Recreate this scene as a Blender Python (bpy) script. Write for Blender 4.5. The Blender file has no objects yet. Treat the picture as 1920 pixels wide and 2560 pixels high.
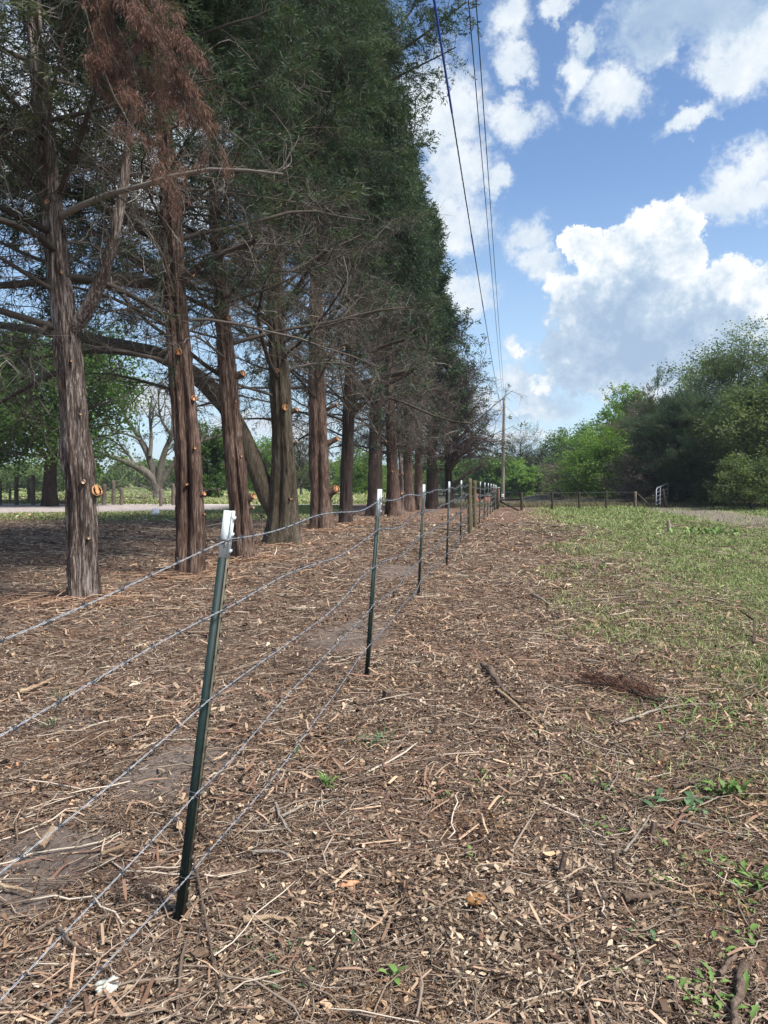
import bpy, math, random
import numpy as np
from mathutils import Vector, Matrix

R_ = math.radians
SC = bpy.context.scene
COL = SC.collection
random.seed(7)
rng = np.random.default_rng(11)

# ------------------------------------------------------------------ camera
F = 1900.0
PITCH = math.atan(78 / F)
CAMZ = 1.45
cam_d = bpy.data.cameras.new('camera')
cam = bpy.data.objects.new('camera', cam_d)
COL.objects.link(cam)
cam.location = (0, 0, CAMZ)
cam.rotation_euler = (math.pi / 2 - PITCH, 0, 0)
cam_d.sensor_fit = 'VERTICAL'
cam_d.sensor_height = 36
cam_d.lens = 36 * F / 2560
cam_d.clip_start = 0.05
cam_d.clip_end = 4000
SC.camera = cam

# ------------------------------------------------------------------ light
SUN_EL, SUN_AZ = 54.0, 122.0     # azimuth clockwise from +Y: high on the right
sd = bpy.data.lights.new('sun', 'SUN')
sun = bpy.data.objects.new('sun', sd)
COL.objects.link(sun)
sd.energy = 3.4
sd.angle = R_(12)
sd.color = (1.0, 0.955, 0.89)
_d = Vector((math.sin(R_(SUN_AZ)) * math.cos(R_(SUN_EL)), math.cos(R_(SUN_AZ)) * math.cos(R_(SUN_EL)), math.sin(R_(SUN_EL))))
sun.rotation_euler = _d.to_track_quat('Z', 'Y').to_euler()
SC.view_settings.view_transform = 'Standard'
SC.view_settings.look = 'None'
SC.view_settings.exposure = 0.96
SC.view_settings.gamma = 1
SC.cycles.max_bounces = 5
SC.cycles.diffuse_bounces = 3
SC.cycles.glossy_bounces = 2
SC.cycles.transmission_bounces = 3
SC.cycles.transparent_max_bounces = 4
SC.cycles.use_denoising = True
SC.cycles.caustics_reflective = False
SC.cycles.caustics_refractive = False


def pix_dir(px, py):
    """direction of a photograph pixel, measured from the photograph (1920x2560)"""
    c, s = math.cos(PITCH), math.sin(PITCH)
    u, v = (px - 960) / F, (1280 - py) / F
    return Vector((u, c + v * s, -s + v * c))


def at(px, py, Y):
    d = pix_dir(px, py)
    t = Y / d.y
    return Vector((d.x * t, Y, CAMZ + d.z * t))


def ground_at(px, py, z=0.0):
    d = pix_dir(px, py)
    t = (z - CAMZ) / d.z
    return Vector((d.x * t, d.y * t, z))


# ------------------------------------------------------------------ world: blue sky and cumulus clouds
class NT:
    def __init__(s, tree):
        s.t = tree
        s.n = tree.nodes
        s.l = tree.links

    def new(s, typ, **kw):
        n = s.n.new(typ)
        for k, v in kw.items():
            setattr(n, k, v)
        return n

    def put(s, sock, val):
        if hasattr(val, 'is_output') or isinstance(val, bpy.types.NodeSocket):
            s.l.new(val, sock)
        else:
            sock.default_value = val

    def math(s, op, a, b=None, c=None, clamp=False):
        n = s.new('ShaderNodeMath', operation=op)
        n.use_clamp = clamp
        s.put(n.inputs[0], a)
        if b is not None: s.put(n.inputs[1], b)
        if c is not None: s.put(n.inputs[2], c)
        return n.outputs[0]

    def vmath(s, op, a, b=None):
        n = s.new('ShaderNodeVectorMath', operation=op)
        s.put(n.inputs[0], a)
        if b is not None:
            if op == 'SCALE': s.put(n.inputs['Scale'], b)
            else: s.put(n.inputs[1], b)
        return n.outputs['Value'] if op in ('LENGTH', 'DOT_PRODUCT', 'DISTANCE') else n.outputs[0]

    def mapping(s, v, loc=(0, 0, 0), rot=(0, 0, 0), scale=(1, 1, 1), typ='POINT'):
        n = s.new('ShaderNodeMapping', vector_type=typ)
        s.put(n.inputs['Vector'], v)
        n.inputs['Location'].default_value = loc
        n.inputs['Rotation'].default_value = rot
        n.inputs['Scale'].default_value = scale
        return n.outputs[0]

    def noise(s, v, scale, detail=4, rough=0.55, dist=0.0, out='Fac', lac=2.0):
        n = s.new('ShaderNodeTexNoise')
        s.put(n.inputs['Vector'], v)
        n.inputs['Scale'].default_value = scale
        n.inputs['Detail'].default_value = detail
        n.inputs['Roughness'].default_value = rough
        n.inputs['Distortion'].default_value = dist
        n.inputs['Lacunarity'].default_value = lac
        return n.outputs[out]

    def ramp(s, f, stops, interp='LINEAR'):
        n = s.new('ShaderNodeValToRGB')
        s.put(n.inputs[0], f)
        cr = n.color_ramp
        cr.interpolation = interp
        while len(cr.elements) < len(stops):
            cr.elements.new(0.5)
        for e, (p, c) in zip(cr.elements, stops):
            e.position = p
            e.color = (c[0], c[1], c[2], 1) if hasattr(c, '__len__') else (c, c, c, 1)
        return n.outputs[0]

    def mix(s, f, a, b, mode='MIX'):
        n = s.new('ShaderNodeMix', data_type='RGBA', blend_type=mode)
        s.put(n.inputs[0], f)
        for k, x in ((6, a), (7, b)):
            if isinstance(x, tuple) and len(x) == 3: x = (*x, 1)
            s.put(n.inputs[k], x)
        return n.outputs[2]

    def sstep(s, x, a, b):
        n = s.new('ShaderNodeMapRange', interpolation_type='SMOOTHSTEP')
        s.put(n.inputs[0], x)
        n.inputs[1].default_value = a
        n.inputs[2].default_value = b
        return n.outputs[0]


world = bpy.data.worlds.new('World')
SC.world = world
world.use_nodes = True
W = NT(world.node_tree)
W.n.clear()
sky = W.new('ShaderNodeTexSky', sky_type='NISHITA')
sky.sun_disc = False
sky.sun_elevation = R_(SUN_EL)
sky.sun_rotation = R_(SUN_AZ)
sky.air_density = 1.0
sky.dust_density = 0.6
sky.ozone_density = 2.0
SKY_STR = 0.098
tc = W.new('ShaderNodeTexCoord').outputs['Generated']
vdir = W.vmath('NORMALIZE', tc)
wob = W.noise(vdir, 7, 5, 0.6, out='Color')
wob = W.vmath('SCALE', W.vmath('SUBTRACT', wob, (0.5, 0.5, 0.5)), 0.085)
wob2 = W.noise(vdir, 30, 8, 0.72, out='Color')
wob2 = W.vmath('SCALE', W.vmath('SUBTRACT', wob2, (0.5, 0.5, 0.5)), 0.052)
wdir = W.vmath('ADD', W.vmath('ADD', vdir, wob), wob2)


def blob(px, py, rx, ry, rot=0.0, src=None):
    """a cloud lobe: an ellipsoid round a direction of the sky"""
    c = pix_dir(px, py).normalized()
    rgt = Vector((c.y, -c.x, 0)).normalized()
    up = rgt.cross(c).normalized()
    a = R_(rot)
    e1 = rgt * math.cos(a) + up * math.sin(a)
    e3 = -rgt * math.sin(a) + up * math.cos(a)
    m = Matrix((e1, c, e3)).transposed()
    k = 1 / F * c.y
    o = W.mapping(src or wdir, loc=tuple(c), rot=tuple(m.to_euler()), scale=(rx * k * 1.15, 0.2, ry * k * 1.15), typ='TEXTURE')
    return W.vmath('LENGTH', o)


def union(lst):
    o = lst[0]
    for x in lst[1:]:
        n = W.new('ShaderNodeMath', operation='SMOOTH_MIN')
        W.put(n.inputs[0], o); W.put(n.inputs[1], x)
        n.inputs[2].default_value = 0.18
        o = n.outputs[0]
    return o


BIG = [(1610, 690, 120, 120), (1690, 610, 78, 84), (1510, 780, 100, 125), (1760, 800, 165, 140), (1640, 890, 250, 90),
       (1850, 800, 110, 100), (1475, 615, 55, 34), (1930, 880, 130, 120), (1560, 610, 50, 40), (1820, 690, 60, 50)]
SMALL = [(1750, 10, 210, 100), (1860, 110, 110, 90), (1800, 180, 62, 45), (1650, 110, 80, 55),
         (1545, 220, 82, 62, -25), (1440, 165, 36, 60, -10), (1470, 90, 36, 26), (1255, 70, 60, 50, 25), (1285, 150, 55, 36), (1385, 20, 44, 26, 40),
         (1270, 290, 85, 48), (1085, 290, 100, 130), (1150, 420, 70, 70), (1110, 560, 120, 90), (1120, 750, 115, 62), (1235, 445, 36, 28),
         (1330, 600, 45, 62, 35), (1370, 670, 45, 34), (1710, 305, 82, 24, 30), (1850, 420, 100, 60, 25), (1890, 480, 100, 52), (1770, 500, 60, 40),
         (1310, 965, 78, 46, -20), (1350, 1005, 105, 40), (1180, 1010, 110, 48), (1290, 885, 26, 18, -30), (1250, 1085, 130, 20), (1430, 1088, 66, 11), (1900, 665, 22, 16),
         (60, 260, 330, 250), (420, 420, 200, 200), (700, 1060, 160, 30), (350, 980, 200, 40)]
ub = union([blob(*b) for b in BIG])
us = union([blob(*b) for b in SMALL])
fine = W.noise(vdir, 22, 12, 0.70)
fine2 = W.noise(vdir, 70, 5, 0.6)
puff = W.new('ShaderNodeTexVoronoi', feature='SMOOTH_F1')
W.put(puff.inputs['Vector'], W.vmath('ADD', vdir, W.vmath('SCALE', wob2, 1.2)))
puff.inputs['Scale'].default_value = 26
puff.inputs['Smoothness'].default_value = 0.6
pf = puff.outputs['Distance']
db = W.math('SUBTRACT', W.math('SUBTRACT', 1.30, ub), W.math('MULTIPLY', pf, 0.42))
db = W.math('ADD', db, W.math('MULTIPLY', W.math('SUBTRACT', fine, 0.5), 0.5))
ds = W.math('SUBTRACT', 1.10, us)
ds = W.math('ADD', ds, W.math('MULTIPLY', W.math('SUBTRACT', fine, 0.52), 1.9))
ab = W.sstep(db, -0.02, 0.15)
as_ = W.math('MULTIPLY', W.sstep(ds, -0.14, 0.62), 0.97)
# clouds of the rest of the sky, behind and beside the camera
back = W.noise(W.mapping(vdir, scale=(1, 1, 2.2)), 2.6, 9, 0.6)
sepd = W.new('ShaderNodeSeparateXYZ')
W.put(sepd.inputs[0], vdir)
front = W.sstep(sepd.outputs['Y'], 0.2, 0.75)
ak = W.math('MULTIPLY', W.sstep(back, 0.47, 0.62), W.math('SUBTRACT', 1.0, front))
alpha = W.math('MAXIMUM', W.math('MAXIMUM', ab, as_), ak)
# grey undersides
dark = union([blob(*b) for b in [(1520, 860, 200, 150), (1640, 920, 260, 70), (1730, 20, 190, 75), (1700, 860, 150, 90), (1230, 1030, 90, 12), (1130, 660, 90, 20)]])
dk = W.sstep(W.math('ADD', dark, W.math('MULTIPLY', W.math('SUBTRACT', fine, 0.5), 1.6)), 1.5, 0.35)
rel = W.math('ADD', W.math('MULTIPLY', W.math('SUBTRACT', 0.50, pf), 0.9), W.math('MULTIPLY', W.math('SUBTRACT', fine2, 0.5), 1.2))
rim = W.math('MULTIPLY', W.math('SUBTRACT', 1.0, W.sstep(db, 0.12, 0.75)), 0.24)
lit = W.math('ADD', W.math('ADD', W.math('ADD', 0.62, W.math('MULTIPLY', rim, ab)), W.math('MULTIPLY', rel, W.math('ADD', 0.32, W.math('MULTIPLY', ab, 0.42)))), W.math('MULTIPLY', dk, -0.54))
ccol = W.ramp(lit, [(0.0, (0.215, 0.285, 0.385)), (0.35, (0.285, 0.355, 0.435)), (0.62, (0.43, 0.47, 0.51)), (0.92, (0.575, 0.58, 0.585))])
skyc = W.vmath('SCALE', sky.outputs[0], SKY_STR)
tint = W.mix(1.0, skyc, (0.82, 0.90, 0.98), 'MULTIPLY')
low = W.math('MULTIPLY', W.sstep(sepd.outputs['Z'], 0.40, 0.02), 0.62)
tint = W.mix(low, tint, (0.33, 0.435, 0.53))
fin = W.mix(alpha, tint, ccol)
bg = W.new('ShaderNodeBackground')
bg.inputs['Strength'].default_value = 1.0
W.l.new(fin, bg.inputs[0])
wo = W.new('ShaderNodeOutputWorld')
W.l.new(bg.outputs[0], wo.inputs[0])
world.cycles.sampling_method = 'MANUAL'
world.cycles.sample_map_resolution = 512


# ------------------------------------------------------------------ tagging
def tag(o, label=None, cat=None, group=None, kind=None):
    if label: o['label'] = label
    if cat: o['category'] = cat
    if group: o['group'] = group
    if kind: o['kind'] = kind
    return o


def empty(name, loc, label, cat, group=None):
    o = bpy.data.objects.new(name, None)
    COL.objects.link(o)
    o.location = loc
    o.empty_display_size = 0.2
    return tag(o, label, cat, group)


# ------------------------------------------------------------------ mesh helpers
def nrm(v):
    return v / np.maximum(np.linalg.norm(v, axis=-1, keepdims=True), 1e-9)


class MB:
    """collects vertices and faces, links them as one mesh object"""
    def __init__(s):
        s.V, s.Q, s.T, s.A, s.n, s.mq, s.mt = [], [], [], [], 0, [], []

    def add(s, V, Fc, rnd=0.5, mat=0):
        V = np.asarray(V, dtype=np.float32).reshape(-1, 3)
        Fc = np.asarray(Fc, dtype=np.int64)
        a = np.empty(len(V), np.float32)
        a[:] = rnd
        s.V.append(V); s.A.append(a)
        if Fc.shape[1] == 4:
            s.Q.append(Fc + s.n); s.mq.append(np.full(len(Fc), mat, np.int32))
        else:
            s.T.append(Fc + s.n); s.mt.append(np.full(len(Fc), mat, np.int32))
        s.n += len(V)
        return s

    def box(s, c, size, rot=None, rnd=0.5, mat=0, bev=0.0):
        c = np.array(c, float); h = np.array(size, float) / 2
        v = np.array([[x, y, z] for x in (-1, 1) for y in (-1, 1) for z in (-1, 1)], float) * h
        if rot is not None: v = v @ np.array(rot.to_3x3()).T
        s.add(v + c, [[0, 1, 3, 2], [4, 6, 7, 5], [0, 4, 5, 1], [2, 3, 7, 6], [0, 2, 6, 4], [1, 5, 7, 3]], rnd, mat)
        return s

    def tube(s, pts, rad, k=8, rnd=0.5, mat=0, cap=True):
        P = np.asarray(pts, float)[None]
        Rr = np.broadcast_to(np.asarray(rad, float), (1, P.shape[1]))
        tubes(s, P, Rr, k, rnd, mat)
        if cap:
            n0 = s.n - k * P.shape[1]
            for ring, c in ((0, P[0, 0]), (P.shape[1] - 1, P[0, -1])):
                idx = np.arange(k)
                V = np.concatenate([s.V[-1][0:0], [c]])
                base = n0 + ring * k
                s.V.append(V.astype(np.float32)); s.A.append(np.full(1, rnd if np.isscalar(rnd) else 0.5, np.float32))
                ci = s.n
                s.n += 1
                s.T.append(np.stack([base + idx, base + (idx + 1) % k, np.full(k, ci)], 1)); s.mt.append(np.full(k, mat, np.int32))
        return s

    def build(s, name, mats, parent=None, smooth=True):
        me = bpy.data.meshes.new(name)
        if s.n:
            V = np.concatenate(s.V)
            loops, starts, mi, pos = [], [], [], 0
            for L, M, k in ((s.Q, s.mq, 4), (s.T, s.mt, 3)):
                if L:
                    f = np.concatenate(L)
                    loops.append(f.ravel())
                    starts.append(pos + np.arange(len(f)) * k)
                    pos += f.size
                    mi.append(np.concatenate(M))
            loops = np.concatenate(loops).astype(np.int32); starts = np.concatenate(starts).astype(np.int32); mi = np.concatenate(mi)
            if parent is not None and not smooth is None:
                V = V - np.array(parent.matrix_basis.translation if parent.parent is None else (0, 0, 0), np.float32)
            me.vertices.add(len(V)); me.vertices.foreach_set('co', V.ravel())
            me.loops.add(len(loops)); me.loops.foreach_set('vertex_index', loops)
            me.polygons.add(len(starts)); me.polygons.foreach_set('loop_start', starts)
            me.polygons.foreach_set('material_index', mi)
            if smooth: me.polygons.foreach_set('use_smooth', np.ones(len(starts), bool))
            at_ = me.attributes.new('rnd', 'FLOAT', 'POINT')
            at_.data.foreach_set('value', np.concatenate(s.A))
            me.update(calc_edges=True)
        for m in (mats if isinstance(mats, (list, tuple)) else [mats]):
            me.materials.append(m)
        o = bpy.data.objects.new(name, me)
        COL.objects.link(o)
        if parent is not None: o.parent = parent
        return o


def sub(mb, name, mats, part, root, smooth=True):
    """a sub-part: geometry is given in world space, both parents sit unrotated at the root's place"""
    off = np.array(root.location, np.float32)
    mb.V = [v - off for v in mb.V]
    o = mb.build(name, mats, None, smooth)
    o.parent = part
    return o


def tubes(mb, P, Rr, k=4, rnd=0.5, mat=0):
    """P (N,S,3) polylines, Rr (N,S) radii"""
    N, S = P.shape[:2]
    if N == 0: return
    T = nrm(np.gradient(P, axis=1))
    mt = nrm(T.mean(axis=1))
    ref = np.where(np.abs(mt[:, 2:3]) > 0.8, np.array([[1., 0, 0]]), np.array([[0, 0, 1.]]))[:, None, :]
    n1 = nrm(np.cross(T, np.broadcast_to(ref, T.shape)))
    n2 = np.cross(T, n1)
    a = np.arange(k) * 2 * np.pi / k
    ring = n1[:, :, None, :] * np.cos(a)[None, None, :, None] + n2[:, :, None, :] * np.sin(a)[None, None, :, None]
    V = P[:, :, None, :] + ring * Rr[:, :, None, None]
    idx = np.arange(N * S * k).reshape(N, S, k)
    a0 = idx[:, :-1, :]; a1 = idx[:, 1:, :]
    Fc = np.stack([a0, np.roll(a0, -1, 2), np.roll(a1, -1, 2), a1], -1).reshape(-1, 4)
    if not np.isscalar(rnd): rnd = np.repeat(np.asarray(rnd, np.float32), S * k)
    mb.add(V, Fc, rnd, mat)


def vnoise(p, seed=0):
    p = np.asarray(p, float)
    i = np.floor(p).astype(np.int64); f = p - i; f = f * f * (3 - 2 * f)
    r = 0
    for dx in (0, 1):
        for dy in (0, 1):
            for dz in (0, 1):
                h = ((i[..., 0] + dx) * 73856093) ^ ((i[..., 1] + dy) * 19349663) ^ ((i[..., 2] + dz) * 83492791) ^ (seed * 2654435 + 1013)
                h = (h ^ (h >> 13)) * 1274126177
                h = (h ^ (h >> 16)) & 0xFFFF
                w = (f[..., 0] if dx else 1 - f[..., 0]) * (f[..., 1] if dy else 1 - f[..., 1]) * (f[..., 2] if dz else 1 - f[..., 2])
                r = r + w * h / 65535.0
    return r


def fbm(p, o=3, seed=0):
    r, a, t = 0, 1.0, 0
    for k in range(o):
        r = r + a * vnoise(np.asarray(p) * 2 ** k, seed + k); t += a; a *= 0.5
    return r / t


# ------------------------------------------------------------------ terrain
def smooth(a, b, x):
    t = np.clip((x - a) / (b - a), 0, 1)
    return t * t * (3 - 2 * t)


FEET = [ground_at(209, 1505), ground_at(474, 1440), ground_at(612, 1400), ground_at(708, 1362), ground_at(805, 1327), ground_at(864, 1312), ground_at(936, 1290), ground_at(985, 1289)]


def height(x, y):
    x = np.asarray(x, float); y = np.asarray(y, float)
    q = np.stack([x, y, 0 * x], -1)
    z = (fbm(q * 0.55, 3, 3) - 0.5) * 0.07 + (fbm(q * 3.0, 3, 9) - 0.5) * 0.03 - 0.014
    z = z + (fbm(q * 0.05, 2, 5) - 0.5) * 1.2 * smooth(70, 160, y)
    for f_ in FEET:
        z = z - 0.012 * np.exp(-((x - f_.x) ** 2 + (y - f_.y) ** 2) / 0.32)
    dip = smooth(43, 58, y) * smooth(0, 4.5, x) * (1 - smooth(12, 17, x))
    z = z - 0.62 * dip
    z = z + 3.2 * np.exp(-(((x - 62) / 60) ** 2 + ((y - 330) / 70) ** 2))
    return z


def hz(x, y):
    return float(height(np.array([x]), np.array([y]))[0])


# ------------------------------------------------------------------ materials
MATS = {}


def material(name):
    m = bpy.data.materials.new(name)
    m.use_nodes = True
    t = NT(m.node_tree)
    b = t.n['Principled BSDF']
    MATS[name] = m
    return m, t, b


def add_bump(t, b, h, strength=0.4, dist=0.01):
    n = t.new('ShaderNodeBump')
    n.inputs['Strength'].default_value = strength
    n.inputs['Distance'].default_value = dist
    t.put(n.inputs['Height'], h)
    t.l.new(n.outputs[0], b.inputs['Normal'])


def attr(t, name='rnd'):
    n = t.new('ShaderNodeAttribute')
    n.attribute_name = name
    return n.outputs['Fac']


def leaf_mat(name, c1, c2, c3=None, trans=0.35, scale=0.9):
    m, t, b = material(name)
    co = t.new('ShaderNodeTexCoord').outputs['Object']
    n = t.noise(co, scale, 3, 0.6)
    r = attr(t)
    f = t.math('ADD', t.math('MULTIPLY', r, 0.75), t.math('MULTIPLY', t.math('SUBTRACT', n, 0.5), 1.3))
    f = t.math('ADD', f, 0.12)
    st = [(0.1, c1), (0.9, c2)] if c3 is None else [(0.05, c1), (0.6, c2), (1.0, c3)]
    c = t.ramp(f, st)
    b.inputs['Roughness'].default_value = 0.65
    b.inputs['Specular IOR Level'].default_value = 0.25
    t.l.new(c, b.inputs['Base Color'])
    tr = t.new('ShaderNodeBsdfTranslucent')
    t.l.new(t.mix(1.0, c, (1.25, 1.35, 0.8), 'MULTIPLY'), tr.inputs[0])
    ms = t.new('ShaderNodeMixShader')
    ms.inputs[0].default_value = trans
    t.l.new(b.outputs[0], ms.inputs[1]); t.l.new(tr.outputs[0], ms.inputs[2])
    t.l.new(ms.outputs[0], t.n['Material Output'].inputs[0])
    return m


def bark_mat(name, dark, mid, light, zs=0.12, sc=38, lightpos=0.72):
    m, t, b = material(name)
    co = t.new('ShaderNodeTexCoord').outputs['Object']
    st = t.mapping(co, scale=(1, 1, zs))
    n1 = t.noise(st, sc, 6, 0.7, 0.15)
    n2 = t.noise(t.mapping(co, scale=(1, 1, 0.3)), 3.2, 3, 0.6)
    n3 = t.noise(t.mapping(co, scale=(1, 1, 0.06)), sc * 2.6, 3, 0.7)
    f = t.math('ADD', t.math('MULTIPLY', n1, 0.62), t.math('ADD', t.math('MULTIPLY', n2, 0.28), t.math('MULTIPLY', n3, 0.16)))
    c = t.ramp(f, [(0.36, dark), (0.52, mid), (lightpos, light)])
    t.l.new(c, b.inputs['Base Color'])
    b.inputs['Roughness'].default_value = 0.9
    b.inputs['Specular IOR Level'].default_value = 0.2
    add_bump(t, b, t.math('ADD', n1, t.math('MULTIPLY', n3, 0.5)), 0.9, 0.02)
    return m


def simple(name, c1, c2=None, rough=0.7, metal=0.0, scale=12, zs=1.0, bump=0.15, stops=(0.35, 0.7), spec=0.3):
    m, t, b = material(name)
    co = t.new('ShaderNodeTexCoord').outputs['Object']
    n = t.noise(t.mapping(co, scale=(1, 1, zs)), scale, 5, 0.65)
    c = t.ramp(n, [(stops[0], c1), (stops[1], c2 or c1)])
    t.l.new(c, b.inputs['Base Color'])
    b.inputs['Roughness'].default_value = rough
    b.inputs['Metallic'].default_value = metal
    b.inputs['Specular IOR Level'].default_value = spec
    if bump: add_bump(t, b, n, bump, 0.005)
    return m


def ramp_attr(name, stops, rough=0.85, trans=0.0, jitter=0.25, sc=60, patch=None):
    m, t, b = material(name)
    co = t.new('ShaderNodeTexCoord').outputs['Object']
    n = t.noise(co, sc, 3, 0.6)
    f = t.math('ADD', attr(t), t.math('MULTIPLY', t.math('SUBTRACT', n, 0.5), jitter))
    c = t.ramp(f, stops)
    if patch:
        pn = t.sstep(t.noise(co, 0.9, 4, 0.6), 0.42, 0.62)
        c = t.mix(pn, c, t.mix(1.0, c, patch, 'MULTIPLY'))
    t.l.new(c, b.inputs['Base Color'])
    b.inputs['Roughness'].default_value = rough
    b.inputs['Specular IOR Level'].default_value = 0.2
    return m


BARK_RED = bark_mat('bark_red_cedar', (0.018, 0.010, 0.008), (0.092, 0.056, 0.041), (0.30, 0.215, 0.165), zs=0.09, sc=46, lightpos=0.66)
BARK_GREY = bark_mat('bark_grey_cedar', (0.018, 0.012, 0.010), (0.088, 0.062, 0.049), (0.46, 0.39, 0.34), zs=0.10, sc=46, lightpos=0.66)
BARK_MOSS = bark_mat('bark_mossy_cedar', (0.020, 0.016, 0.010), (0.082, 0.064, 0.043), (0.24, 0.20, 0.15))
BARK_DARK = bark_mat('bark_dark_cedar', (0.014, 0.010, 0.008), (0.05, 0.034, 0.028), (0.14, 0.10, 0.085))
BARK_PALE = bark_mat('bark_pale_tree', (0.05, 0.045, 0.035), (0.15, 0.13, 0.105), (0.30, 0.27, 0.22), zs=0.4, sc=14)
TWIG = ramp_attr('dead_twig', [(0.0, (0.026, 0.020, 0.016)), (0.45, (0.080, 0.066, 0.053)), (0.8, (0.22, 0.19, 0.16)), (1.0, (0.42, 0.38, 0.34))], 0.9)
TWIG_P = ramp_attr('dead_twig_purple', [(0.0, (0.035, 0.025, 0.023)), (0.5, (0.105, 0.080, 0.074)), (1.0, (0.28, 0.23, 0.21))], 0.9)
TWIG_DK = ramp_attr('pine_twig', [(0.0, (0.02, 0.018, 0.012)), (1.0, (0.08, 0.065, 0.045))], 0.9)
CUT = simple('fresh_cut_wood', (0.46, 0.20, 0.075), (0.60, 0.32, 0.15), 0.7, scale=14)
CUT_OLD = simple('old_cut_wood', (0.34, 0.20, 0.12), (0.55, 0.42, 0.30), 0.8, scale=40)
CEDAR = leaf_mat('cedar_foliage', (0.018, 0.036, 0.021), (0.054, 0.086, 0.044), (0.115, 0.145, 0.065), 0.3)
CEDAR_Y = leaf_mat('cedar_foliage_olive', (0.026, 0.036, 0.020), (0.072, 0.090, 0.044), (0.13, 0.145, 0.065), 0.3)
RUST = leaf_mat('dead_cedar_foliage', (0.050, 0.026, 0.018), (0.155, 0.078, 0.054), (0.27, 0.155, 0.105), 0.2, 2.0)
LEAF_MID = leaf_mat('leaf_mid_green', (0.040, 0.080, 0.024), (0.105, 0.185, 0.050), (0.20, 0.29, 0.09), 0.45, 0.4)
LEAF_BRIGHT = leaf_mat('leaf_spring_green', (0.08, 0.15, 0.03), (0.17, 0.28, 0.055), (0.29, 0.40, 0.11), 0.45, 0.4)
LEAF_OLIVE = leaf_mat('leaf_olive', (0.050, 0.078, 0.030), (0.125, 0.170, 0.062), (0.23, 0.28, 0.11), 0.45, 0.4)
LEAF_PINE = leaf_mat('pine_needles', (0.028, 0.052, 0.034), (0.070, 0.110, 0.062), (0.15, 0.19, 0.10), 0.3, 0.8)
LEAF_BUD = leaf_mat('budding_twigs', (0.10, 0.085, 0.055), (0.20, 0.17, 0.11), (0.30, 0.27, 0.18), 0.3, 0.6)
FIELD_TREES = leaf_mat('far_woods_leaves', (0.09, 0.13, 0.045), (0.17, 0.23, 0.075), (0.27, 0.33, 0.12), 0.4, 0.05)

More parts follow.
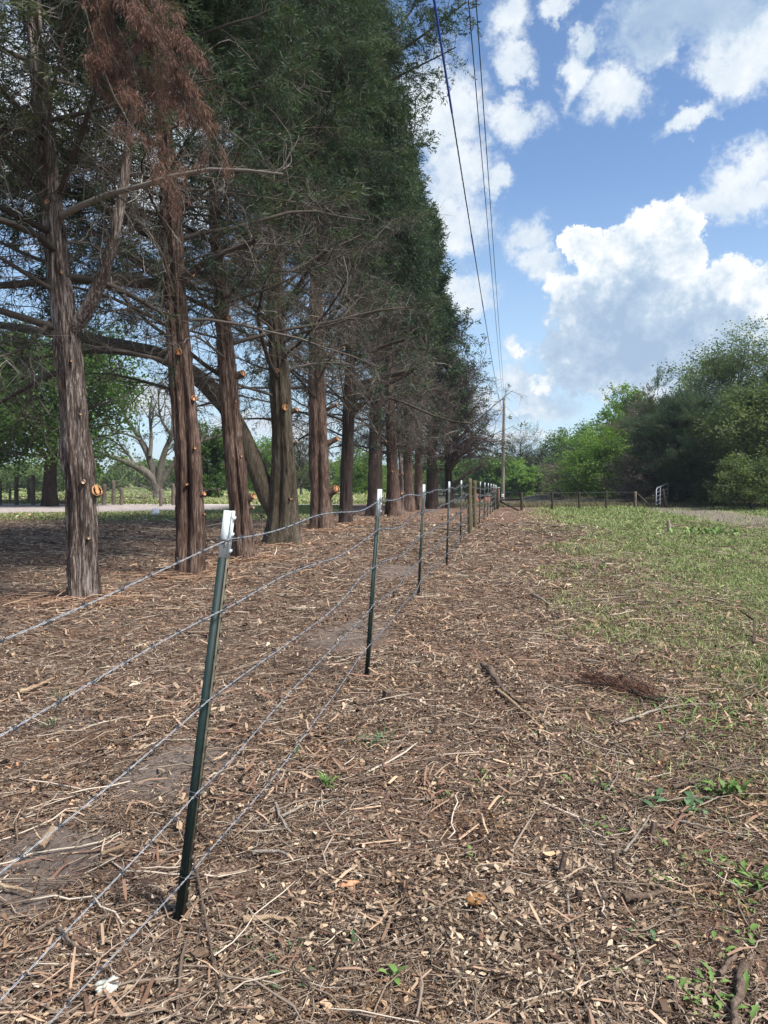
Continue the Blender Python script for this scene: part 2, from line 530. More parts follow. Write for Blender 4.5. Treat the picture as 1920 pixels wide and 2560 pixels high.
# ------------------------------------------------------------------ ground sheet
def build_ground():
    u = np.linspace(-1, 1, 520)
    xs = 1.2 * np.sinh(u * 7.6) / np.sinh(7.6) * 1200 / 1.2
    xs = np.sign(u) * (np.abs(u) ** 1.0 * 9 + (np.exp(np.abs(u) ** 3 * 5) - 1) / (np.exp(5) - 1) * 1500)
    w = np.linspace(0, 1, 900)
    ys = -8 + w * 60 + (np.exp(w ** 4 * 5) - 1) / (np.exp(5) - 1) * 1600
    X, Y = np.meshgrid(xs, ys)
    Z = height(X, Y)
    V = np.stack([X, Y, Z], -1).reshape(-1, 3)
    ny, nx = X.shape
    i = np.arange(nx * ny).reshape(ny, nx)
    Fc = np.stack([i[:-1, :-1], i[:-1, 1:], i[1:, 1:], i[1:, :-1]], -1).reshape(-1, 4)
    m, t, b = material('ground_cover')
    co = t.new('ShaderNodeTexCoord').outputs['Object']
    sp = t.new('ShaderNodeSeparateXYZ'); t.put(sp.inputs[0], co)
    x, y = sp.outputs['X'], sp.outputs['Y']
    big = t.noise(co, 0.55, 5, 0.6)
    mid = t.noise(co, 3.0, 6, 0.65)
    fin_ = t.noise(co, 38, 6, 0.7)
    str_ = t.noise(t.mapping(co, rot=(0, 0, 0.6), scale=(1, 0.3, 1)), 70, 5, 0.7, 1.2)
    # mulch and litter
    lit_ = t.math('ADD', t.math('MULTIPLY', fin_, 0.45), t.math('MULTIPLY', str_, 0.55))
    mul = t.ramp(lit_, [(0.34, (0.040, 0.024, 0.017)), (0.47, (0.13, 0.079, 0.056)), (0.57, (0.27, 0.18, 0.13)), (0.70, (0.50, 0.38, 0.28))])
    dirt = t.ramp(fin_, [(0.3, (0.12, 0.090, 0.072)), (0.7, (0.26, 0.21, 0.175))])
    bare = t.math('MULTIPLY', t.sstep(t.noise(co, 0.8, 4, 0.6), 0.56, 0.66), 0.85)
    for (cx, cy, rx, ry) in ((-1.38, 2.75, 0.34, 0.62), (-1.05, 3.75, 0.40, 0.50), (-0.35, 7.2, 0.55, 1.0), (0.15, 12.2, 0.7, 1.5), (-1.25, 1.9, 0.25, 0.5)):
        dm = t.vmath('LENGTH', t.mapping(co, loc=(cx, cy, 0), rot=(0, 0, -0.18), scale=(rx, ry, 9), typ='TEXTURE'))
        bare = t.math('MAXIMUM', bare, t.sstep(t.math('ADD', dm, t.math('MULTIPLY', t.math('SUBTRACT', mid, 0.5), 1.0)), 1.0, 0.5))
    c = t.mix(bare, mul, dirt)
    c = t.mix(t.math('MULTIPLY', t.sstep(big, 0.45, 0.62), 0.35), c, t.mix(1.0, c, (0.62, 0.52, 0.46), 'MULTIPLY'))
    # green of the verge on the right
    e = t.math('SUBTRACT', x, t.math('ADD', 0.75, t.math('MULTIPLY', y, 0.165)))
    e = t.math('ADD', e, t.math('MULTIPLY', t.math('SUBTRACT', big, 0.5), 3.5))
    e = t.math('ADD', e, t.math('MULTIPLY', t.math('SUBTRACT', mid, 0.5), 3.0))
    gmask = t.math('MULTIPLY', t.sstep(e, -0.2, 2.2), t.sstep(y, 3.5, 9.0))
    gmask = t.math('MULTIPLY', gmask, t.math('ADD', 0.35, t.math('MULTIPLY', t.sstep(mid, 0.3, 0.55), 0.6)))
    gr = t.ramp(t.math('ADD', t.math('MULTIPLY', fin_, 0.6), t.math('MULTIPLY', mid, 0.4)), [(0.30, (0.085, 0.090, 0.040)), (0.48, (0.17, 0.20, 0.080)), (0.68, (0.33, 0.34, 0.17))])
    c = t.mix(gmask, c, gr)
    # track to the gate on the right
    trk = t.math('ABSOLUTE', t.math('SUBTRACT', x, t.math('ADD', 9.2, t.math('MULTIPLY', y, 0.155))))
    trk = t.sstep(t.math('ADD', trk, t.math('MULTIPLY', t.math('SUBTRACT', mid, 0.5), 3)), 2.2, 0.9)
    c = t.mix(t.math('MULTIPLY', trk, t.sstep(y, 14, 24)), c, t.ramp(fin_, [(0.3, (0.12, 0.10, 0.075)), (0.7, (0.27, 0.23, 0.18))]))
    # the left: thin grass, a strip of pale sand, the lane and the pasture
    xl = t.sstep(x, -0.5, -4.5)
    yn = t.math('ADD', y, t.math('MULTIPLY', t.math('SUBTRACT', big, 0.5), 7))
    g1 = t.math('MULTIPLY', t.math('MULTIPLY', t.sstep(yn, 26, 30), xl), 0.75)
    c = t.mix(g1, c, t.ramp(fin_, [(0.3, (0.07, 0.085, 0.035)), (0.7, (0.17, 0.20, 0.085))]))
    s1 = t.math('MULTIPLY', t.sstep(t.math('ADD', yn, t.math('MULTIPLY', x, -0.35)), 39, 42), xl)
    s1 = t.math('MULTIPLY', s1, t.sstep(x, -7.5, -9.5))
    c = t.mix(s1, c, t.ramp(t.math('ADD', t.math('MULTIPLY', fin_, 0.5), t.math('MULTIPLY', mid, 0.5)), [(0.36, (0.20, 0.155, 0.135)), (0.52, (0.42, 0.36, 0.33)), (0.68, (0.58, 0.51, 0.47))]))
    lane = t.math('MULTIPLY', t.sstep(y, 45.9, 46.3), xl)
    c = t.mix(lane, c, t.ramp(fin_, [(0.3, (0.42, 0.38, 0.33)), (0.7, (0.58, 0.53, 0.47))]))
    past = t.sstep(t.math('ADD', y, t.math('MULTIPLY', t.math('SUBTRACT', mid, 0.5), 0.8)), 47.6, 48.3)
    pc = t.ramp(t.math('ADD', t.math('MULTIPLY', t.noise(co, 0.12, 5, 0.6), 0.6), t.math('MULTIPLY', mid, 0.4)), [(0.35, (0.11, 0.15, 0.045)), (0.5, (0.20, 0.25, 0.085)), (0.65, (0.34, 0.35, 0.17))])
    c = t.mix(t.math('MULTIPLY', past, t.sstep(x, 3.0, -1.0)), c, pc)
    rough_far = t.math('MULTIPLY', t.sstep(y, 46, 52), t.sstep(x, -1.0, 3.0))
    c = t.mix(rough_far, c, t.ramp(mid, [(0.3, (0.06, 0.060, 0.04)), (0.7, (0.15, 0.135, 0.10))]))
    t.l.new(c, b.inputs['Base Color'])
    b.inputs['Roughness'].default_value = 0.95
    b.inputs['Specular IOR Level'].default_value = 0.1
    add_bump(t, b, t.math('ADD', lit_, t.math('MULTIPLY', mid, 1.5)), 0.9, 0.03)
    o = MB().add(V, Fc).build('ground', m)
    tag(o, kind='structure', label='brown mulch covered ground with a grassy verge and pasture')
    return o


build_ground()


def dirt_patch(x, y):
    e = 0
    for (cx, cy, rx, ry) in ((-1.38, 2.75, 0.34, 0.62), (-1.05, 3.75, 0.40, 0.50), (-0.35, 7.2, 0.55, 1.0), (0.15, 12.2, 0.7, 1.5), (-1.25, 1.9, 0.25, 0.5)):
        dx = (x - cx) * 0.984 - (y - cy) * 0.178; dy = (x - cx) * 0.178 + (y - cy) * 0.984
        e = np.maximum(e, 1 - np.sqrt((dx / rx) ** 2 + (dy / ry) ** 2))
    return e


def far_line(x, y):
    return 1.75 + 0.165 * y


def green_amount(x, y):
    q = np.stack([x, y, 0 * x], -1)
    e = x - (0.75 + 0.165 * y) + (fbm(q * 0.5, 3, 21) - 0.5) * 3.2
    return smooth(-0.2, 2.4, e) * (0.15 * smooth(1.6, 4, y) + 0.85 * smooth(3.5, 8.5, y))


# ------------------------------------------------------------------ litter (uncountable: stuff)
def sample_xy(n, y0, y1, side=0.56, extra=0.5, power=1.0, r=None):
    r = r or rng
    y = np.exp(r.uniform(math.log(y0), math.log(y1), n))
    x = r.uniform(-1, 1, n) * (side * y + extra)
    return x, y


def flat_pieces(mb, x, y, L, Wd, tiltsd, rnd, lift=0.012, curl=0.25, r=rng, lobed=False):
    """small bent pieces: 2 x 3 vertices with a fold, lying on the ground"""
    n = len(x)
    z = height(x, y) + r.uniform(0.0, 1, n) ** 2 * lift * (1 + y * 0.04) * (0.35 + 3.4 * np.clip(fbm(np.stack([x, y, 0 * x], -1) * 2.3, 2, 91) - 0.38, 0, 1) / 0.4) + 0.004
    th = r.uniform(0, 2 * np.pi, n)
    pitch = r.normal(0, tiltsd, n); roll = r.normal(0, tiltsd * 1.3, n)
    d = np.stack([np.cos(th) * np.cos(pitch), np.sin(th) * np.cos(pitch), np.sin(pitch)], -1)
    s0 = np.stack([-np.sin(th), np.cos(th), 0 * th], -1)
    up = np.cross(d, s0)
    s = s0 * np.cos(roll)[:, None] + up * np.sin(roll)[:, None]
    u = np.cross(d, s)
    c = np.stack([x, y, z], -1)
    c[:, 2] += np.abs(np.sin(pitch)) * L * 0.4 + np.abs(np.sin(roll)) * Wd * 0.4
    bend = r.normal(0, curl, n) * L
    V = []
    prof = [(-0.5, 0.35, 0.0), (-0.05, 1.0, 1.0), (0.5, 0.12, 0.0)] if lobed else [(-0.5, 0.8, 0.0), (0.0, 1.0, 1.0), (0.5, 0.6, 0.0)]
    for (a, wv, bb) in prof:
        for sg in (-0.5, 0.5):
            jit = r.uniform(0.7, 1.3, n)
            V.append(c + d * (L * a)[:, None] + s * (Wd * sg * wv * jit)[:, None] + u * (bend * bb)[:, None])
    V = np.stack(V, 1)
    b = np.arange(n)[:, None] * 6
    Fc = np.concatenate([b + np.array([[0, 1, 3, 2]]), b + np.array([[2, 3, 5, 4]])])
    mb.add(V, Fc, np.repeat(rnd, 6))


def twig_pieces(mb, x, y, L, Rd, rnd, r=rng, S=4, k=3, lift=0.02, wig=0.12, tilt=0.12):
    n = len(x)
    th = r.uniform(0, 2 * np.pi, n)
    P = np.zeros((n, S, 3))
    s = np.linspace(-0.5, 0.5, S)
    bend = r.normal(0, wig, n)
    ks = r.normal(0, wig * 0.6, (n, S))
    for j in range(S):
        a = s[j]
        off = bend * (a * a * 4 - 0.5) + ks[:, j]
        P[:, j, 0] = x + (np.cos(th) * a - np.sin(th) * off * 0.5) * L
        P[:, j, 1] = y + (np.sin(th) * a + np.cos(th) * off * 0.5) * L
    h0 = height(P[:, :, 0], P[:, :, 1])
    P[:, :, 2] = h0 + (r.uniform(0, 1, n) ** 2 * lift)[:, None] + Rd[:, None] + np.abs(r.normal(0, tilt, n) * L)[:, None] * (s + 0.5)[None]
    Rr = Rd[:, None] * np.array([1.0] + [0.95] * (S - 2) + [0.35])[None]
    tubes(mb, P, Rr, k, rnd)


LITTER = ramp_attr('litter_mix', [(0.0, (0.050, 0.032, 0.021)), (0.3, (0.145, 0.096, 0.064)), (0.55, (0.31, 0.225, 0.152)), (0.78, (0.50, 0.39, 0.27)), (0.93, (0.64, 0.53, 0.40)), (1.0, (0.66, 0.42, 0.25))], 0.8, jitter=0.2, patch=(0.82, 0.68, 0.56))
TWIG_G = ramp_attr('ground_twigs', [(0.0, (0.05, 0.034, 0.025)), (0.4, (0.155, 0.110, 0.080)), (0.75, (0.34, 0.265, 0.20)), (1.0, (0.60, 0.51, 0.40))], 0.85)
DRY = ramp_attr('shredded_bark', [(0.0, (0.09, 0.048, 0.032)), (0.5, (0.26, 0.15, 0.10)), (1.0, (0.58, 0.41, 0.27))], 0.85)


def litter():
    r = np.random.default_rng(5)
    def keep(x, y, p_green):
        g = green_amount(x, y)
        q = np.stack([x, y, 0 * x], -1)
        bare = smooth(0.55, 0.68, fbm(q * 1.1, 3, 61)) * 0.5 + 0.25 * smooth(0.45, 0.6, fbm(q * 2.7, 2, 63))
        bare = np.maximum(bare, smooth(0.0, 0.45, dirt_patch(x, y) + (fbm(q * 4, 2, 5) - 0.5) * 0.7) * 1.08)
        return r.uniform(0, 1, len(x)) > np.maximum(g * p_green, bare * 0.8)
    # wood chips and slivers
    x, y = sample_xy(290000, 1.0, 34, r=r); k = keep(x, y, 0.88); x, y = x[k], y[k]
    n = len(x)
    L = r.lognormal(math.log(0.0102), 0.60, n) * (0.75 + y / 8); L = np.minimum(L, 0.045 + 0.006 * y); Wd = L * r.uniform(0.12, 0.5, n)
    mb = MB(); flat_pieces(mb, x, y, L, Wd, 0.22, np.clip(r.normal(0.47, 0.23, n), 0, 1), r=r, lift=0.012)
    tag(mb.build('wood_chips', LITTER, smooth=False), 'layer of brown and tan wood chips and slivers over the ground', 'wood chips', kind='stuff')
    # fallen leaves
    x, y = sample_xy(80000, 1.0, 18, r=r); k = keep(x, y, 0.8); x, y = x[k], y[k]
    k = r.uniform(0, 1, len(x)) < smooth(-1.2, 0.4, x - 0.17 * y + 0.6) * 0.85 + 0.15; x, y = x[k], y[k]
    n = len(x)
    L = r.uniform(0.008, 0.026, n) * (0.9 + y / 12); Wd = L * r.uniform(0.3, 0.6, n)
    mb = MB(); flat_pieces(mb, x, y, L, Wd, 0.38, np.clip(r.normal(0.54, 0.19, n), 0, 0.97), r=r, lift=0.022, curl=0.16, lobed=True)
    tag(mb.build('leaf_litter', LITTER, smooth=False), 'dry curled oak leaves strewn over the mulch', 'leaf litter', kind='stuff')
    # fine twigs and needles
    x, y = sample_xy(190000, 1.0, 26, r=r); k = keep(x, y, 0.7); x, y = x[k], y[k]
    n = len(x)
    L = r.lognormal(math.log(0.036), 0.62, n) * (0.8 + y / 10); Rd = L * r.uniform(0.009, 0.017, n) + 0.0003 * y
    mb = MB(); twig_pieces(mb, x, y, L, Rd, np.clip(r.normal(0.48, 0.24, n), 0, 1), r=r)
    tag(mb.build('fine_twigs', TWIG_G), 'tangle of fine dead twigs lying on the mulch', 'twigs', kind='stuff')
    # long shredded strips, thicker on the tree side and along the fence
    x, y = sample_xy(26000, 1.1, 30, r=r); k = keep(x, y, 0.9); x, y = x[k], y[k]
    q = np.stack([x, y, 0 * x], -1)
    k = r.uniform(0, 1, len(x)) < smooth(0.4, 0.62, fbm(q * 0.8, 3, 77)) + 0.12
    x, y = x[k], y[k]; n = len(x)
    L = r.uniform(0.04, 0.15, n) * (0.8 + y / 10); Wd = L * r.uniform(0.03, 0.10, n)
    mb = MB(); flat_pieces(mb, x, y, L, Wd, 0.12, np.clip(r.normal(0.55, 0.28, n), 0, 1), r=r, lift=0.03, curl=0.07)
    tag(mb.build('shredded_strips', DRY, smooth=False), 'long shredded strips of cedar bark and wood on the ground', 'shredded wood', kind='stuff')


litter()


def feet_litter():
    r = np.random.default_rng(15)
    X, Y = [], []
    for f_ in FEET[:6]:
        n = 620
        a = r.uniform(0, 2 * np.pi, n); d = 0.22 + r.exponential(0.28, n)
        X.append(f_.x + np.cos(a) * d); Y.append(f_.y + np.sin(a) * d)
    x = np.concatenate(X); y = np.concatenate(Y); n = len(x)
    mb = MB()
    twig_pieces(mb, x, y, r.uniform(0.08, 0.42, n), r.uniform(0.0012, 0.0035, n) + 0.0002 * y, np.clip(r.normal(0.6, 0.22, n), 0, 1), r=r, S=5, k=4, wig=0.16, tilt=0.10, lift=0.09)
    tag(mb.build('bark_piles', DRY), 'shredded bark and sticks heaped round the feet of the cedars', 'shredded bark', kind='stuff')


feet_litter()


# ------------------------------------------------------------------ grass (stuff)
GRASS = ramp_attr('grass_blades', [(0.0, (0.08, 0.115, 0.032)), (0.4, (0.17, 0.225, 0.070)), (0.72, (0.29, 0.34, 0.125)), (1.0, (0.50, 0.44, 0.26))], 0.6, jitter=0.2, sc=2.0)


def grass(name, label, x, y, hgt, wid, r, mat=GRASS, lean=0.8, rmean=0.5):
    n = len(x)
    z = height(x, y)
    th = r.uniform(0, 2 * np.pi, n); ln = r.uniform(0.1, 1, n) * lean
    d = np.stack([np.cos(th) * ln, np.sin(th) * ln, np.ones(n)], -1)
    ph = r.uniform(0, 2 * np.pi, n)
    s = np.stack([np.cos(ph), np.sin(ph), 0 * ph], -1)
    c = np.stack([x, y, z - 0.005], -1)
    b0 = c - s * (wid / 2)[:, None]; b1 = c + s * (wid / 2)[:, None]
    m = c + d * (hgt * 0.55)[:, None]
    m0 = m - s * (wid * 0.4)[:, None]; m1 = m + s * (wid * 0.4)[:, None]
    d2 = d.copy(); d2[:, :2] *= 2.2
    tp = c + d2 * (hgt * 0.95)[:, None]; tp[:, 2] = c[:, 2] + hgt * r.uniform(0.6, 1.0, n)
    V = np.stack([b0, b1, m1, m0, tp], 1)
    i = np.arange(n)[:, None] * 5
    mb = MB()
    rr = np.repeat(np.clip(r.normal(rmean, 0.22, n), 0, 1), 5)
    mb.add(V, i + np.array([[0, 1, 2, 3]]), rr)
    mb.T.append(i + np.array([[3, 2, 4]])); mb.mt.append(np.zeros(n, np.int32))
    return tag(mb.build(name, mat, smooth=False), label, 'grass', kind='stuff')


def all_grass():
    r = np.random.default_rng(8)
    x, y = sample_xy(820000, 2.2, 44, r=r)
    g = green_amount(x, y)
    q = np.stack([x, y, 0 * x], -1)
    tuft = smooth(0.38, 0.60, 0.6 * fbm(q * 2.2, 3, 31) + 0.4 * fbm(q * 0.5, 2, 33))
    trk = smooth(2.6, 1.2, np.abs(x - (9.2 + 0.155 * y))) * smooth(14, 24, y)
    k = r.uniform(0, 1, len(x)) < g * (0.18 + 0.82 * tuft) * (1 - trk * 0.9)
    x, y = x[k], y[k]; n = len(x)
    H = r.uniform(0.025, 0.085, n) * (0.7 + y / 40) * (0.8 + 0.8 * fbm(np.stack([x, y, 0 * x], -1) * 0.6, 2, 44))
    grass('verge_grass', 'short green weedy grass of the verge right of the fence', x, y, H, 0.0025 + 0.00065 * y, r, lean=1.0)
    # thin grass on the left before the sand, and the pasture edge
    x = r.uniform(-24, -2, 60000); y = r.uniform(26, 46, 60000)
    k = (y - x * 0.35 < 40 + r.normal(0, 1, len(x))) | (x > -8)
    k &= (y > 27.5 + r.exponential(1.5, len(x))) & (y < 45.5)
    x, y = x[k], y[k]; n = len(x)
    grass('thin_grass', 'thin grass between the mulch and the pale sand on the left', x, y, r.uniform(0.04, 0.10, n), np.full(n, 0.035), r)
    x = r.uniform(-34, 2, 40000); y = 48.3 + r.exponential(9, 40000)
    n = len(x)
    grass('pasture_grass', 'tall pale green pasture grass beyond the lane', x, y, r.uniform(0.12, 0.38, n), np.full(n, 0.07), r, rmean=0.72)
    x = r.uniform(2, 24, 30000); y = 42.0 + r.exponential(9, 30000)
    n = len(x)
    grass('dry_weeds', 'dry grey and tan weeds along the cross fence', x, y, r.uniform(0.10, 0.42, n), np.full(n, 0.03), r, mat=LEAF_BUD, rmean=0.5)


all_grass()


# ------------------------------------------------------------------ branches and foliage
def perp_rot(d, ang, r):
    """rotate unit vectors d by ang round a random perpendicular axis"""
    a = nrm(np.cross(d, r.normal(0, 1, d.shape)))
    return nrm(d * np.cos(ang)[:, None] + a * np.sin(ang)[:, None])


def polylines(start, d, L, S, wig, grav, r, lift=0.0):
    """curved polylines: grav pulls the far end down (positive) or up (negative)"""
    n = len(L)
    P = np.zeros((n, S, 3)); P[:, 0] = start
    step = (L / (S - 1))[:, None]
    cur = d.copy()
    for j in range(1, S):
        cur = cur + r.normal(0, wig, (n, 3))
        cur[:, 2] -= grav if np.isscalar(grav) else grav[:, None][:, 0]
        cur = nrm(cur)
        P[:, j] = P[:, j - 1] + cur * step
    return P


def pick_on(P, Rr, K, tmin, tmax, r):
    """K children starts along each polyline: returns start, tangent, parent radius, t"""
    N, S = P.shape[:2]
    t = r.uniform(tmin, tmax, (N, K)) * (S - 1)
    i = np.minimum(t.astype(int), S - 2); f = (t - i)[..., None]
    rows = np.arange(N)[:, None]
    st = P[rows, i] * (1 - f) + P[rows, i + 1] * f
    tg = nrm(P[rows, i + 1] - P[rows, i])
    rr = Rr[rows, i] * (1 - f[..., 0]) + Rr[rows, i + 1] * f[..., 0]
    return st.reshape(-1, 3), tg.reshape(-1, 3), rr.reshape(-1), (t / (S - 1)).reshape(-1)


def sprays(mb, pos, d, size, n_leaf, lw, r, rnd, droop=0.0, spread=0.9, mat=0):
    """scale-leaf sprays: n_leaf narrow leaflets fanned along a short stem at each position"""
    N = len(pos)
    if N == 0: return
    t = r.uniform(0, 1, (N, n_leaf))
    dd = np.repeat(d[:, None, :], n_leaf, 1)
    ld = nrm(dd + r.normal(0, spread, (N, n_leaf, 3)) * np.array([1, 1, 0.8]) + np.array([0, 0, -droop]))
    c = pos[:, None, :] + dd * (t * size[:, None])[..., None] + r.normal(0, 0.12, (N, n_leaf, 3)) * size[:, None, None]
    L = (size[:, None] * r.uniform(0.25, 0.55, (N, n_leaf)))[..., None]
    s = nrm(np.cross(ld, r.normal(0, 1, ld.shape)))
    wv = L * lw
    V = np.stack([c - s * wv * 0.3, c + ld * L * 0.55 - s * wv * 0.5, c + ld * L, c + ld * L * 0.5 + s * wv * 0.5], 2)
    b = np.arange(N * n_leaf)[:, None] * 4
    rn = np.clip(np.repeat(rnd, n_leaf) + r.normal(0, 0.12, N * n_leaf), 0, 1)
    mb.add(V.reshape(-1, 3), b + np.array([[0, 1, 2, 3]]), np.repeat(rn, 4), mat)


def leaves(mb, pos, size, r, rnd, mat=0, up=0.4, aspect=0.7):
    """broad leaves: one folded kite each"""
    N = len(pos)
    if N == 0: return
    nv = nrm(r.normal(0, 1, (N, 3)) + np.array([0, 0, up]))
    d = nrm(np.cross(nv, r.normal(0, 1, (N, 3))))
    s = np.cross(nv, d)
    L = size[:, None]
    V = np.stack([pos - d * L * 0.5, pos + s * L * aspect * 0.5 - nv * L * 0.08, pos + d * L * 0.5 - nv * L * 0.15, pos - s * L * aspect * 0.5 - nv * L * 0.08], 1)
    b = np.arange(N)[:, None] * 4
    mb.add(V.reshape(-1, 3), b + np.array([[0, 1, 2, 3]]), np.repeat(rnd, 4), mat)


def trunk_mesh(mb, pts, rads, seed, nth=56, dz=0.06, flute=0.17, groove=None, bark=0.022, flare=0.35, lobes=5, knots=0.55):
    """a fluted, knobby trunk through the points pts (N,3) with radii rads"""
    pts = np.asarray(pts, float); rads = np.asarray(rads, float)
    seg = np.r_[0, np.cumsum(np.linalg.norm(np.diff(pts, axis=0), axis=1))]
    n = max(6, int(seg[-1] / dz))
    s = np.linspace(0, seg[-1], n)
    # smooth interpolation of the axis
    P = np.stack([np.interp(s, seg, pts[:, k]) for k in range(3)], -1)
    Rr = np.interp(s, seg, rads)
    kk = max(1, int(0.35 / dz)); ker = np.ones(2 * kk + 1) / (2 * kk + 1)
    for k in range(3):
        pad = np.pad(P[:, k], kk, mode='reflect', reflect_type='odd')
        P[:, k] = np.convolve(pad, ker, 'valid')
    Rr = np.convolve(np.pad(Rr, kk, mode='edge'), ker, 'valid')
    T = nrm(np.gradient(P, axis=0))
    ref = np.array([0, 1., 0])
    n1 = nrm(np.cross(np.broadcast_to(ref, T.shape), T)); n2 = np.cross(T, n1)
    a = np.arange(nth) * 2 * np.pi / nth
    A, Sg = np.meshgrid(a, s)
    cz, sz = np.cos(A), np.sin(A)
    lob = fbm(np.stack([cz * 1.4 + seed, sz * 1.4, Sg * 0.35], -1), 3, seed) - 0.5
    strip = fbm(np.stack([cz * Rr[:, None] * 34 + 7, sz * Rr[:, None] * 34, Sg * 2.0], -1), 3, seed + 5) - 0.5
    knob = np.clip(vnoise(np.stack([cz * 2.2, sz * 2.2, Sg * 1.6 + seed * 3], -1), seed + 9) - 0.72, 0, 1)
    rr = Rr[:, None] * (1 + flute * 2.2 * lob + knots * knob)
    if flare:
        fl = np.exp(-Sg / 0.28)
        rr = rr * (1 + fl * flare * 1.25 * (0.7 + 0.55 * np.cos(lobes * A + seed) + 0.35 * np.cos(3 * A + 2 * seed)))
    if groove:
        for (ga, gw, gd) in groove:
            wan = ga + 0.18 * np.sin(Sg * 1.1 + ga)
            dd = np.angle(np.exp(1j * (A - wan)))
            rr = rr * (1 - gd * np.exp(-(dd / gw) ** 2) * (0.75 + 0.25 * np.sin(Sg * 2 + ga)))
    rr = rr + bark * 2.6 * strip
    V = P[:, None, :] + n1[:, None, :] * (cz * rr)[..., None] + n2[:, None, :] * (sz * rr)[..., None]
    idx = np.arange(n * nth).reshape(n, nth)
    a0, a1 = idx[:-1], idx[1:]
    Fc = np.stack([a0, np.roll(a0, -1, 1), np.roll(a1, -1, 1), a1], -1).reshape(-1, 4)
    mb.add(V, Fc)
    return P, Rr, V


def bark_strips(mb, V, r, n, lmax=0.35):
    """peeling strips of bark standing a little off the surface V (rings, around, 3)"""
    nr, nt = V.shape[:2]
    cen = V.mean(1)
    for _ in range(n):
        i = r.integers(0, max(1, nr - 12)); j = r.integers(0, nt)
        k = int(r.integers(3, 9))
        k = min(k, nr - i - 1)
        if k < 3: continue
        p = V[i:i + k + 1, j].copy()
        q = V[i:i + k + 1, (j + 1) % nt].copy()
        out = nrm(p - cen[i:i + k + 1])
        off = np.linspace(0, 1, k + 1) if r.random() < 0.6 else np.linspace(1, 0, k + 1)
        off = 0.004 + off ** 2 * r.uniform(0.005, 0.035)
        p = p + out * off[:, None]; q = p + (q - V[i:i + k + 1, j]) * r.uniform(0.4, 0.9)
        W_ = np.stack([p, q], 1).reshape(-1, 3)
        b = np.arange(k)[:, None] * 2
        mb.add(W_, b + np.array([[0, 1, 3, 2]]))


def axis_at(P, z):
    i = int(np.argmin(np.abs(P[:, 2] - z)))
    return P[i]


def stub(root, P, Rr, px, py, rpx, Y, bark, cutm=None, lenf=0.0):
    """a sawn-off limb: bark-covered stub (part) with an orange cut face (sub-part)"""
    F0 = np.array(at(px, py, Y))
    i = int(np.argmin(np.abs(P[:, 2] - F0[2])))
    A = P[i].copy(); Rt = Rr[i]
    rad = max(0.014, rpx / F * Y * (0.72 if rpx <= 5 else 0.9))
    off = F0[0] - A[0]
    if abs(off) > Rt * 0.9:
        dep = -0.25 * Rt
    else:
        dep = -math.sqrt(max(0.0, Rt * Rt - off * off)) - rad * 1.1
    F0 = np.array(at(px, py, A[1] + dep))
    A[2] -= 0.5 * abs(off)
    A2 = A + (F0 - A) * 0.25
    d = nrm(F0 - A)
    fn = nrm(d * 0.9 + np.array([0.0, -0.45, 0.0]))
    mb = MB()
    nseg = 7
    pts = np.array([A2 + (F0 - A2) * t for t in np.linspace(0, 1, nseg)])
    pts[1:-1] += rng.normal(0, rad * 0.06, (nseg - 2, 3))
    k = 14
    rs = rad * np.array([1.9, 1.6, 1.35, 1.2, 1.12, 1.1, 1.06])
    a = np.arange(k) * 2 * np.pi / k
    rings = []
    for q in range(nseg):
        tn = d if q < nseg - 1 else fn
        tn = fn
        e1 = nrm(np.cross(tn, [0, 0, 1.0])); e2 = np.cross(e1, tn)
        w = 1 + rng.normal(0, 0.06, k)
        rings.append(pts[q] + (np.cos(a) * rs[q] * w)[:, None] * e1 + (np.sin(a) * rs[q] * w)[:, None] * e2)
    V = np.concatenate(rings)
    idx = np.arange(nseg * k).reshape(nseg, k)
    a0, a1 = idx[:-1], idx[1:]
    mb.add(V, np.stack([a0, np.roll(a0, -1, 1), np.roll(a1, -1, 1), a1], -1).reshape(-1, 4))
    so = mb.build('branch_stub', bark, root)
    fb = MB()
    c = F0 + fn * 0.002
    e1 = nrm(np.cross(fn, [0, 0, 1.0])); e2 = np.cross(e1, fn)
    w = 1 + rng.normal(0, 0.08, k)
    ring = c + (np.cos(a) * rad * 0.82 * w)[:, None] * e1 + (np.sin(a) * rad * w)[:, None] * e2
    back_ = rings[-1]
    V = np.concatenate([[c + fn * 0.001], ring, back_])
    ii = np.arange(k)
    fb.add(V, np.stack([np.zeros(k, int), 1 + ii, 1 + (ii + 1) % k], 1))
    fb.Q.append(np.stack([1 + ii, 1 + (ii + 1) % k, 1 + k + (ii + 1) % k, 1 + k + ii], 1)); fb.mq.append(np.zeros(k, np.int32))
    sub(fb, 'cut_face', cutm or CUT, so, root, smooth=False)


def limb_poly(spec, Y0):
    """explicit limb given as [(px,py,depth offset)...] read off the photograph"""
    return [np.array(at(px, py, Y0 + dy)) for (px, py, dy) in spec]


def resample(pts, S):
    pts = np.asarray(pts, float)
    seg = np.r_[0, np.cumsum(np.linalg.norm(np.diff(pts, axis=0), axis=1))]
    s = np.linspace(0, seg[-1], S)
    P = np.stack([np.interp(s, seg, pts[:, k]) for k in range(3)], -1)
    for _ in range(2):
        P[1:-1] = 0.25 * P[:-2] + 0.5 * P[1:-1] + 0.25 * P[2:]
    return P


